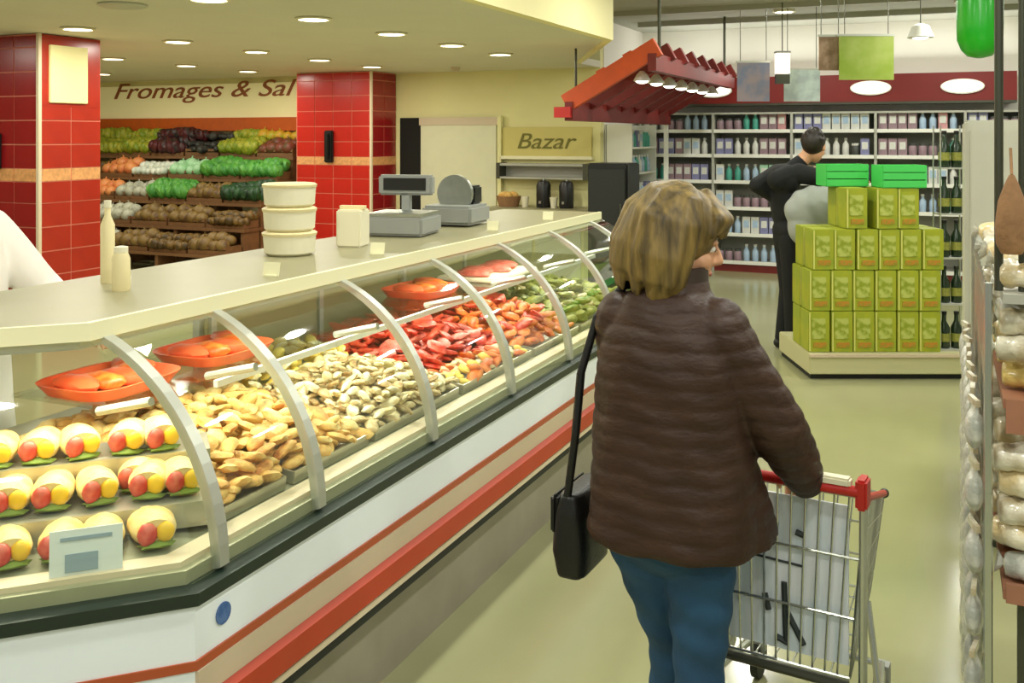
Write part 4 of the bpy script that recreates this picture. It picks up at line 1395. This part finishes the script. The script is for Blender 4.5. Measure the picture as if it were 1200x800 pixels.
def head_shape(mb, c, rot, s=1.0):
    """face looks along local +Y"""
    def T(x, y, z):
        return c + rot @ (Vector((x, y, z)) * s)

    def E(p, r):
        m = Matrix.Translation(T(*p)) @ rot.to_4x4() @ Matrix.Diagonal((r[0] * s, r[1] * s, r[2] * s, 1))
        mb.ball(m, 16, 12)
    E((0, -0.012, 0.03), (0.076, 0.094, 0.090))
    E((0, 0.022, -0.035), (0.062, 0.066, 0.078))
    E((0, 0.052, -0.083), (0.034, 0.032, 0.026))
    for sx in (-1, 1):
        E((sx * 0.040, 0.052, -0.028), (0.026, 0.026, 0.024))
        E((sx * 0.078, -0.005, -0.005), (0.010, 0.020, 0.032))
        E((sx * 0.030, 0.070, 0.024), (0.024, 0.014, 0.010))
    mb.cap(T(0, 0.080, 0.015), T(0, 0.102, -0.022), 0.009 * s, 0.013 * s, 10)
    E((0, 0.090, -0.028), (0.019, 0.013, 0.010))
    E((0, 0.078, -0.058), (0.025, 0.014, 0.012))


def face_parts(body, c, rot, s, name_parent):
    def T(x, y, z):
        return c + rot @ (Vector((x, y, z)) * s)
    for sx in (-1, 1):
        e = MB().ell(T(sx * 0.029, 0.069, 0.006), (0.0125 * s, 0.0125 * s, 0.0095 * s)).build('eye', 'eye_white', name_parent, True)
        MB().ell(T(sx * 0.029, 0.078, 0.006), (0.0055 * s, 0.0055 * s, 0.0055 * s)).build('iris', 'eye_dark', e, True)
    MB().ball(Matrix.Translation(T(0, 0.086, -0.058)) @ rot.to_4x4() @ Matrix.Diagonal((0.021 * s, 0.0075 * s, 0.0065 * s, 1)), 12, 8).build('lips', 'lips', name_parent, True)


def limb(mb, pts):
    for (a, ra), (b, rb) in zip(pts, pts[1:]):
        mb.cap(a, b, ra, rb, 14)


# ------------------------------------------------------------------ the woman with the trolley
wm = thing('person', 'woman with streaked blonde bob in a brown quilted jacket and jeans pushing a trolley', 'person', (-0.625, 2.375, 0), R(-3))
hc = v(0.015, 0.045, 1.485)
hrot = Euler((R(-14), R(4), R(-66))).to_matrix()
ShR, ElR, WrR = v(0.118, -0.005, 1.283), v(0.250, 0.045, 1.055), v(0.285, 0.185, 0.905)
ShL, ElL, WrL = v(-0.120, 0.0, 1.288), v(-0.150, 0.10, 1.06), v(-0.05, 0.185, 0.92)
HpR, KnR, AnR = v(0.078, 0.0, 0.80), v(0.070, 0.01, 0.45), v(0.075, -0.03, 0.085)
HpL, KnL, AnL = v(-0.080, 0.0, 0.80), v(-0.030, 0.12, 0.44), v(-0.05, 0.16, 0.085)


def wbody(mb):
    head_shape(mb, hc, hrot, 1.0)
    mb.cap(v(0, 0.0, 1.32), v(0.01, 0.03, 1.43), 0.052, 0.048)
    mb.ell((0, 0, 1.18), (0.13, 0.09, 0.17))
    mb.ell((0, 0, 0.92), (0.14, 0.10, 0.16))
    mb.cap(v(-0.10, 0, 1.29), v(0.10, 0, 1.29), 0.05, 0.05)
    limb(mb, [(ShR, 0.045), (ElR, 0.036), (WrR, 0.026)])
    limb(mb, [(ShL, 0.045), (ElL, 0.036), (WrL, 0.026)])
    limb(mb, [(HpR, 0.07), (KnR, 0.05), (AnR, 0.036), (AnR + v(0, 0.11, -0.04), 0.03)])
    limb(mb, [(HpL, 0.07), (KnL, 0.05), (AnL, 0.036), (AnL + v(0, 0.11, -0.04), 0.03)])
    hand(mb, WrR + v(0, 0.01, -0.01), v(-0.25, 0.9, -0.28), v(0, -0.15, -1), v(-1, -0.2, 0), 0.75)
    hand(mb, WrL + v(0, 0.01, -0.01), v(0.0, 0.9, -0.28), v(0, -0.15, -1), v(1, 0, 0), 0.75)


bd = link('body', blob(wbody, 0.006, 3), 'skin', wm, True)
face_parts(bd, hc, hrot, 1.0, wm)


def ring(cx, cy, z, rx, ry, n=40, p=2.4):
    out = []
    for k in range(n):
        a = 2 * PI * k / n
        c, s = math.cos(a), math.sin(a)
        out.append((cx + rx * math.copysign(abs(c) ** (2 / p), c), cy + ry * math.copysign(abs(s) ** (2 / p), s), z))
    return out


def wjacket(mb):
    prof = [(0.765, 0.01, -0.005, 0.205, 0.160), (0.78, 0.01, -0.005, 0.212, 0.165), (0.86, 0.01, -0.005, 0.206, 0.160), (0.98, 0.005, 0, 0.198, 0.154), (1.10, 0, 0, 0.186, 0.146),
            (1.20, 0, -0.005, 0.176, 0.138), (1.28, 0, -0.005, 0.152, 0.120), (1.335, 0, -0.002, 0.120, 0.10), (1.375, 0, 0.01, 0.095, 0.082), (1.41, 0.005, 0.02, 0.074, 0.074)]
    mb.loft([ring(cx, cy, z, rx, ry) for z, cx, cy, rx, ry in prof])
    limb(mb, [(ShR, 0.078), (ShR.lerp(ElR, 0.55), 0.074), (ElR, 0.071), (ElR.lerp(WrR, 0.6), 0.062), (WrR, 0.050)])
    limb(mb, [(ShL, 0.076), (ShL.lerp(ElL, 0.55), 0.072), (ElL, 0.069), (ElL.lerp(WrL, 0.6), 0.060), (WrL, 0.048)])
    # flared lower front corner on the right
    mb.loft([ring(0.165, 0.06, 0.770, 0.085, 0.11, 20), ring(0.11, 0.04, 1.0, 0.08, 0.10, 20)])


def quilt(co, n):
    arm = co.x > 0.215 or co.x < -0.215
    z = co.z + 0.004 * math.sin(co.x * 19) + 0.003 * math.sin(co.x * 47 + 1)
    t = (z / 0.043) % 1.0
    ridge = math.sin(PI * t) ** 0.6
    return co + n * (0.0040 * ridge - 0.0026) + n * 0.003 * math.sin(co.x * 37 + co.z * 18) * math.sin(co.z * 31 + co.y * 40)


jk = link('quilted_jacket', blob(wjacket, 0.0065, 4, quilt), 'jacket', wm, True)
MB().loft([ring(0.004, 0.018, 1.385, 0.084, 0.080, 28), ring(0.006, 0.024, 1.43, 0.078, 0.078, 28), ring(0.006, 0.024, 1.43, 0.066, 0.066, 28), ring(0.004, 0.018, 1.385, 0.070, 0.068, 28)], caps=False).build('collar', 'jacket_trim', jk, True)
for nm_, a_, b_, r_ in (('cuff', ElR, WrR, 0.053), ('cuff', ElL, WrL, 0.051)):
    d_ = (b_ - a_).normalized()
    MB().cyl(b_ - d_ * 0.012, b_ + d_ * 0.038, r_, r_ * 0.86, 20).build(nm_, 'jacket_trim', jk, True)


def wjeans(mb):
    mb.ell((0, 0.0, 0.80), (0.166, 0.125, 0.13), seg=24, rings=14)
    limb(mb, [(HpR + v(0, 0, -0.03), 0.090), (HpR.lerp(KnR, 0.5), 0.080), (KnR, 0.062), (KnR.lerp(AnR, 0.4), 0.060), (AnR, 0.052)])
    limb(mb, [(HpL + v(0, 0, -0.03), 0.090), (HpL.lerp(KnL, 0.5), 0.080), (KnL, 0.062), (KnL.lerp(AnL, 0.4), 0.060), (AnL, 0.052)])


def denim(co, n):
    return co + n * 0.0025 * math.sin(co.z * 70 + co.x * 25)


link('jeans', blob(wjeans, 0.008, 3, denim), 'jeans', wm, True)
for an in (AnR, AnL):
    def sh(mb, an=an):
        mb.cap(v(an.x, an.y - 0.02, 0.045), v(an.x, an.y + 0.13, 0.035), 0.043, 0.034)
        mb.ell((an.x, an.y, 0.075), (0.045, 0.05, 0.05))
    def flat(co, n):
        co.z = max(co.z, 0.002)
        return co
    link('shoe', blob(sh, 0.007, 2, flat), 'leather', wm, True)


def whair(mb):
    def T(x, y, z):
        return hc + hrot @ Vector((x, y, z))
    m = Matrix.Translation(T(0, -0.024, 0.038)) @ hrot.to_4x4() @ Matrix.Diagonal((0.102, 0.108, 0.106, 1))
    mb.ball(m, 24, 16)
    rng = random.Random(3)
    n = 72
    for k in range(n):
        a = R(74) + (2 * PI - 2 * R(74)) * k / (n - 1)      # 0 = the face
        sx, cy = math.sin(a), math.cos(a)
        bulge = rng.uniform(0.95, 1.10)
        low = -0.125 + rng.uniform(-0.022, 0.018) + (0.03 if cy > 0.3 else 0)
        pts = []
        for f, rr, zz in ((0.0, 0.030, 0.135), (0.25, 0.078, 0.115), (0.5, 0.112, 0.060), (0.75, 0.124, -0.030), (0.9, 0.118, -0.085), (1.0, 0.098, low)):
            w = bulge * (1 + 0.06 * math.sin(5 * a + 6 * f))
            pts.append(T(sx * rr * w, -0.022 + cy * rr * w * 1.0, zz))
        rads = (0.014, 0.0145, 0.0145, 0.014, 0.012, 0.006)
        for (p0, r0), (p1, r1) in zip(zip(pts, rads), zip(pts[1:], rads[1:])):
            mb.cap(p0, p1, r0, r1, 8)
    for k in range(9):                                        # fringe swept across the brow
        a = R(-42 + 10.5 * k)
        p0 = T(-0.01, 0.03, 0.132)
        p1 = T(math.sin(a) * 0.098, -0.018 + math.cos(a) * 0.112, 0.085)
        p2 = T(math.sin(a + 0.15) * 0.100, -0.018 + math.cos(a + 0.15) * 0.116, 0.042 + 0.012 * (k % 2))
        mb.cap(p0, p1, 0.016, 0.018, 8)
        mb.cap(p1, p2, 0.018, 0.007, 8)


link('hair', blob(whair, 0.0055, 1), 'hair_blonde', wm, True)

# shoulder bag
sbg = thing('shoulder_bag', 'black leather shoulder bag hanging at the left hip of the woman in brown', 'bag', (-0.625, 2.375, 0), R(-3))


def bagf(mb):
    mb.loft([ring(-0.245, 0.03, 0.635, 0.040, 0.105, 28, 4), ring(-0.25, 0.03, 0.70, 0.048, 0.112, 28, 4), ring(-0.25, 0.03, 0.80, 0.042, 0.108, 28, 4), ring(-0.248, 0.03, 0.845, 0.028, 0.10, 28, 4)])


link('bag_body', blob(bagf, 0.007, 3), 'leather', sbg, True)
MB().box((-0.285, 0.03, 0.79), (0.020, 0.205, 0.10)).build('bag_flap', 'leather', sbg, bevel=0.008)
MB().tube([v(-0.250, -0.06, 0.84), v(-0.228, -0.06, 1.00), v(-0.222, -0.04, 1.15), v(-0.190, -0.01, 1.29), v(-0.120, 0.0, 1.375), v(-0.07, 0.06, 1.375)], 0.011, 8).build('bag_strap', 'leather', sbg, True)
MB().box((-0.297, 0.03, 0.75), (0.006, 0.03, 0.02)).build('clasp', 'chrome', sbg)

# ------------------------------------------------------------------ shopping trolley
ct = thing('shopping_trolley', 'wire shopping trolley with red handle and a pale placard on its back', 'shopping trolley', (-0.435, 2.60, 0), R(-6))
BWt, FWt, LT = 0.25, 0.20, 0.60
zb, zr, zf = 0.40, 0.855, 0.67


def bask(fx, f, g):
    """a point of the basket: fx -1..1 across, f 0..1 forward, g 0..1 up"""
    hw = (BWt + (FWt - BWt) * f) * (0.86 + 0.14 * g)
    top = zr + (zf - zr) * f
    y = LT * f * (0.88 + 0.12 * g)
    return v(fx * hw, y, zb + (top - zb) * g)


gate = MB()
for k in range(15):
    fx = -1 + 2 * k / 14
    gate.cyl(bask(fx, 0, 0), bask(fx, 0, 1), 0.0028, n=6)
for g_ in (0.0, 0.33, 0.66, 1.0):
    gate.cyl(bask(-1, 0, g_), bask(1, 0, g_), 0.004, n=6)
gate.build('rear_gate', 'chrome', ct)
for fx in (-1, 1):
    side = MB()
    for k in range(14):
        f = k / 13
        side.cyl(bask(fx, f, 0), bask(fx, f, 1), 0.0028, n=6)
    for g_ in (0.0, 0.2, 0.4, 0.6, 0.8):
        side.cyl(bask(fx, 0, g_), bask(fx, 1, g_), 0.0028, n=6)
    side.build('side_grid', 'chrome', ct)
fg = MB()
for k in range(10):
    fx = -1 + 2 * k / 9
    fg.cyl(bask(fx, 1, 0), bask(fx, 1, 1), 0.0028, n=6)
for g_ in (0.0, 0.33, 0.66, 1.0):
    fg.cyl(bask(-1, 1, g_), bask(1, 1, g_), 0.0035, n=6)
fg.build('front_grid', 'chrome', ct)
fl = MB()
for k in range(10):
    fx = -1 + 2 * k / 9
    fl.cyl(bask(fx, 0, 0), bask(fx, 1, 0), 0.0028, n=6)
for k in range(8):
    f = k / 7
    fl.cyl(bask(-1, f, 0), bask(1, f, 0), 0.0028, n=6)
fl.build('floor_grid', 'chrome', ct)
for fx in (-1, 1):
    MB().cyl(bask(fx, 0.0, 1), bask(fx, 1.0, 1), 0.010, n=10).build('rim', 'red_plastic', ct)
    c_ = bask(fx, 1, 1)
    MB().ell(c_, (0.014, 0.02, 0.014)).build('rim_end', 'black_plastic', ct, True)
    c_ = bask(fx, 0, 1)
    MB().box((c_.x, c_.y - 0.02, c_.z + 0.02), (0.028, 0.06, 0.075)).build('handle_bracket', 'red_plastic', ct, bevel=0.006)
    MB().cyl((c_.x * 0.99, -0.015, 0.16), (c_.x, -0.012, zr), 0.011, n=10).build('rear_post', 'chrome', ct)
hb_ = MB().cyl((-0.25, -0.035, zr + 0.025), (0.25, -0.035, zr + 0.025), 0.014, n=14).build('handle', 'red_plastic', ct, True)
MB().box((0.155, -0.030, zr + 0.044), (0.14, 0.035, 0.022)).build('handle_cover', 'white_plastic', hb_, bevel=0.005)
MB().cyl(bask(-1, 0, 0) + v(0, -0.015, -0.012), bask(1, 0, 0) + v(0, -0.015, -0.012), 0.013, n=10).build('bottom_bar', 'dark_metal', ct)
fr_ = MB()
for fx in (-1, 1):
    fr_.tube([v(fx * 0.24, -0.015, 0.16), v(fx * 0.235, 0.30, 0.15), v(fx * 0.19, 0.62, 0.14)], 0.011)
fr_.cyl((-0.24, -0.015, 0.16), (0.24, -0.015, 0.16), 0.010, n=8)
fr_.cyl((-0.19, 0.62, 0.14), (0.19, 0.62, 0.14), 0.010, n=8)
for fx in (-1, 1):
    fr_.cyl((fx * 0.22, 0.40, 0.15), bask(fx, 0.85, 0), 0.010, n=8)
fr_.build('under_frame', 'chrome', ct)
for fx, y in ((-0.24, -0.015), (0.24, -0.015), (-0.19, 0.62), (0.19, 0.62)):
    w_ = MB().cyl((fx - 0.012, y, 0.058), (fx + 0.012, y, 0.058), 0.058, n=20).build('wheel', 'black_rubber', ct, True)
    MB().box((fx, y, 0.115), (0.045, 0.04, 0.06)).build('wheel_fork', 'grey_plastic', w_)
pl_ = MB().box((0.045, 0.014, zb + 0.225), (0.33, 0.006, 0.40)).build('placard', 'placard', ct)
for a_, b_ in ((v(0.05, 0.009, 0.60), v(0.055, 0.009, 0.45)), (v(0.055, 0.009, 0.53), v(0.10, 0.009, 0.45)), (v(0.03, 0.009, 0.455), v(0.06, 0.009, 0.445)), (v(0.0, 0.009, 0.56), v(0.01, 0.009, 0.52)),
               (v(0.08, 0.009, 0.735), v(0.10, 0.009, 0.73)), (v(0.02, 0.009, 0.745), v(0.035, 0.009, 0.742)), (v(-0.03, 0.009, 0.655), v(0.10, 0.009, 0.65))):
    MB().cyl(a_, b_, 0.008 if a_.z < 0.64 or a_.z > 0.7 else 0.003, n=6).build('printed_mark', 'ink', pl_)

# ------------------------------------------------------------------ man reaching to the green crates
mx, my = world(2.26, 8.05)
mn = thing('person', 'dark-haired man in black reaching out to the green crates', 'person', (mx, my, 0), VIEW)
mhc = v(0.21, -0.03, 1.665)
mrot = Euler((R(-18), 0, R(-38))).to_matrix()
mS, mE, mW = v(0.06, -0.12, 1.45), v(0.27, -0.15, 1.41), v(0.46, -0.12, 1.41)
mS2, mE2, mW2 = v(-0.04, 0.14, 1.44), v(-0.24, 0.04, 1.35), v(0.06, 0.10, 1.16)
mH = [(v(0.0, -0.08, 0.92), v(0.01, -0.10, 0.48), v(0.02, -0.08, 0.09)), (v(0.0, 0.08, 0.92), v(0.03, 0.09, 0.48), v(-0.02, 0.08, 0.09))]


def mbody(mb):
    head_shape(mb, mhc, mrot, 1.08)
    mb.cap(v(0.04, 0, 1.47), v(0.16, -0.02, 1.60), 0.058, 0.055)
    mb.ell((-0.02, 0.02, 1.28), (0.07, 0.11, 0.18))
    mb.ell((0, 0, 1.0), (0.07, 0.11, 0.15))
    limb(mb, [(mS, 0.05), (mE, 0.04), (mW, 0.03)])
    limb(mb, [(mS2, 0.05), (mE2, 0.04), (mW2, 0.03)])
    for h, k, a in mH:
        limb(mb, [(h, 0.08), (k, 0.055), (a, 0.04), (a + v(0.12, 0, -0.045), 0.035)])
    hand(mb, mW, v(1, 0, 0.05), v(0, 0, -1), v(0, 1, 0), 0.35, 1.1)
    hand(mb, mW2, v(1, 0.1, -0.2), v(0, 0, -1), v(0, -1, 0), 0.4, 1.1)


bd = link('body', blob(mbody, 0.008, 3), 'skin', mn, True)
face_parts(bd, mhc, mrot, 1.08, mn)


def mtop(mb):
    mb.ell((-0.03, 0, 1.40), (0.125, 0.20, 0.13), seg=24, rings=14)
    mb.ell((-0.02, 0.02, 1.20), (0.11, 0.16, 0.24), seg=24, rings=14)
    mb.ell((0.0, 0, 0.98), (0.12, 0.165, 0.12), seg=24, rings=14)
    mb.cap(v(0.02, 0, 1.46), v(0.10, -0.01, 1.535), 0.078, 0.066)
    limb(mb, [(mS, 0.085), (mE, 0.066), (mW, 0.050)])
    limb(mb, [(mS2, 0.085), (mE2, 0.066), (mW2, 0.050)])
    mb.cap(v(-0.12, -0.12, 1.40), v(-0.02, -0.12, 1.44), 0.08, 0.08)


link('black_jumper', blob(mtop, 0.010, 3), 'black_cloth', mn, True)


def mtrs(mb):
    mb.ell((0, 0, 0.93), (0.115, 0.155, 0.13), seg=24, rings=14)
    for h, k, a in mH:
        limb(mb, [(h, 0.095), (k, 0.072), (a, 0.062)])


link('trousers', blob(mtrs, 0.010, 3), 'black_cloth', mn, True)
for h, k, a in mH:
    def sh(mb, a=a):
        mb.cap(v(a.x - 0.03, a.y, 0.045), v(a.x + 0.16, a.y, 0.04), 0.045, 0.038)
        mb.ell((a.x, a.y, 0.08), (0.05, 0.045, 0.05))
    link('shoe', blob(sh, 0.009, 2, lambda co, n: Vector((co.x, co.y, max(co.z, 0.002)))), 'leather', mn, True)


def mhair(mb):
    m = Matrix.Translation(mhc + mrot @ Vector((0, -0.038, 0.036))) @ mrot.to_4x4() @ Matrix.Diagonal((0.095, 0.102, 0.112, 1))
    mb.ball(m, 20, 14)
    rng = random.Random(5)
    for k in range(60):
        a, b_ = rng.uniform(0, 6.28), rng.uniform(0.1, 1.9)
        d = Vector((math.sin(a) * math.sin(b_), math.cos(a) * math.sin(b_) - 0.25, math.cos(b_)))
        if d.y > 0.55:
            continue
        p = mhc + mrot @ (Vector((0, -0.024, 0.055)) + d * 0.080)
        mb.ell(p, (0.024, 0.024, 0.024), seg=8, rings=6)


link('hair', blob(mhair, 0.008, 1), 'hair_dark', mn, True)
# grey bulky sack held under his arm, seen beside the cartons
sk = thing('grey_sack', 'bulky pale grey sack held under the reaching arm of the man in black', 'sack', (mx, my, 0), VIEW)


def skf(mb):
    mb.ell((0.19, -0.20, 1.16), (0.27, 0.12, 0.20), seg=24, rings=14)
    mb.ell((0.08, -0.20, 1.02), (0.14, 0.10, 0.15), seg=24, rings=14)
    mb.cap(v(0.36, -0.18, 1.30), v(0.30, -0.18, 1.2), 0.05, 0.10)


link('sack_body', blob(skf, 0.011, 4, lambda co, n: co + n * 0.006 * math.sin(co.x * 45 + co.z * 20)), 'grey_cloth', sk, True)
MB().lathe([(0.03, 0.0), (0.022, 0.03), (0.045, 0.07)], (0.37, -0.18, 1.335), 14).build('sack_neck', 'grey_cloth', sk, True)

# ------------------------------------------------------------------ deli worker in a white coat, at the left edge
wk_ = thing('person', 'deli worker in a white coat behind the counter at the left edge', 'person', (-3.04, 2.25, 0), R(-62))
khc = v(0.04, -0.06, 1.63)
krot = Euler((R(-22), 0, 0)).to_matrix()
kS = [(v(0.18, 0.03, 1.42), v(0.25, 0.22, 1.19), v(0.12, 0.38, 1.12)), (v(-0.18, 0.02, 1.42), v(-0.25, 0.20, 1.19), v(-0.12, 0.38, 1.12))]
kH = [(v(0.09, 0, 0.90), v(0.09, 0.02, 0.48), v(0.09, -0.02, 0.09)), (v(-0.09, 0, 0.90), v(-0.09, 0.02, 0.48), v(-0.09, -0.02, 0.09))]


def kbody(mb):
    head_shape(mb, khc, krot, 1.05)
    mb.cap(v(0, 0, 1.44), v(0.03, -0.05, 1.55), 0.055, 0.052)
    mb.ell((0, 0, 1.26), (0.14, 0.10, 0.19))
    mb.ell((0, 0, 0.98), (0.14, 0.10, 0.16))
    for i, (s_, e_, w_) in enumerate(kS):
        limb(mb, [(s_, 0.05), (e_, 0.04), (w_, 0.028)])
        hand(mb, w_, v(-0.2 if i == 0 else 0.2, 1, -0.1), v(0, 0, -1), v(-1 if i == 0 else 1, 0, 0), 0.5, 1.05)
    for h, k, a in kH:
        limb(mb, [(h, 0.08), (k, 0.055), (a, 0.04), (a + v(0, 0.12, -0.045), 0.035)])


bd = link('body', blob(kbody, 0.008, 3), 'skin', wk_, True)
face_parts(bd, khc, krot, 1.05, wk_)


def kcoat(mb):
    mb.loft([ring(0, 0, z, rx, ry_, 32) for z, rx, ry_ in ((0.52, 0.23, 0.18), (0.80, 0.22, 0.165), (1.05, 0.20, 0.145), (1.30, 0.205, 0.14), (1.40, 0.18, 0.12), (1.46, 0.10, 0.09), (1.49, 0.07, 0.07))])
    for s_, e_, w_ in kS:
        limb(mb, [(s_, 0.085), (e_, 0.068), (w_, 0.052)])


link('white_coat', blob(kcoat, 0.010, 3, lambda co, n: co + n * 0.003 * math.sin(co.x * 40 + co.z * 12)), 'white_cloth', wk_, True)


def ktrs(mb):
    for h, k, a in kH:
        limb(mb, [(h, 0.095), (k, 0.072), (a, 0.06)])


link('trousers', blob(ktrs, 0.010, 2), 'grey_cloth', wk_, True)
for h, k, a in kH:
    def sh(mb, a=a):
        mb.cap(v(a.x, a.y - 0.03, 0.045), v(a.x, a.y + 0.15, 0.04), 0.045, 0.038)
        mb.ell((a.x, a.y, 0.08), (0.045, 0.05, 0.05))
    link('shoe', blob(sh, 0.009, 2, lambda co, n: Vector((co.x, co.y, max(co.z, 0.002)))), 'leather', wk_, True)


def kcap(mb):
    m = Matrix.Translation(khc + krot @ Vector((0, -0.02, 0.075))) @ krot.to_4x4() @ Matrix.Diagonal((0.095, 0.11, 0.08, 1))
    mb.ball(m, 20, 14)


link('white_cap', blob(kcap, 0.008, 2), 'white_cloth', wk_, True)

bpy.data.scenes.remove(TMP)
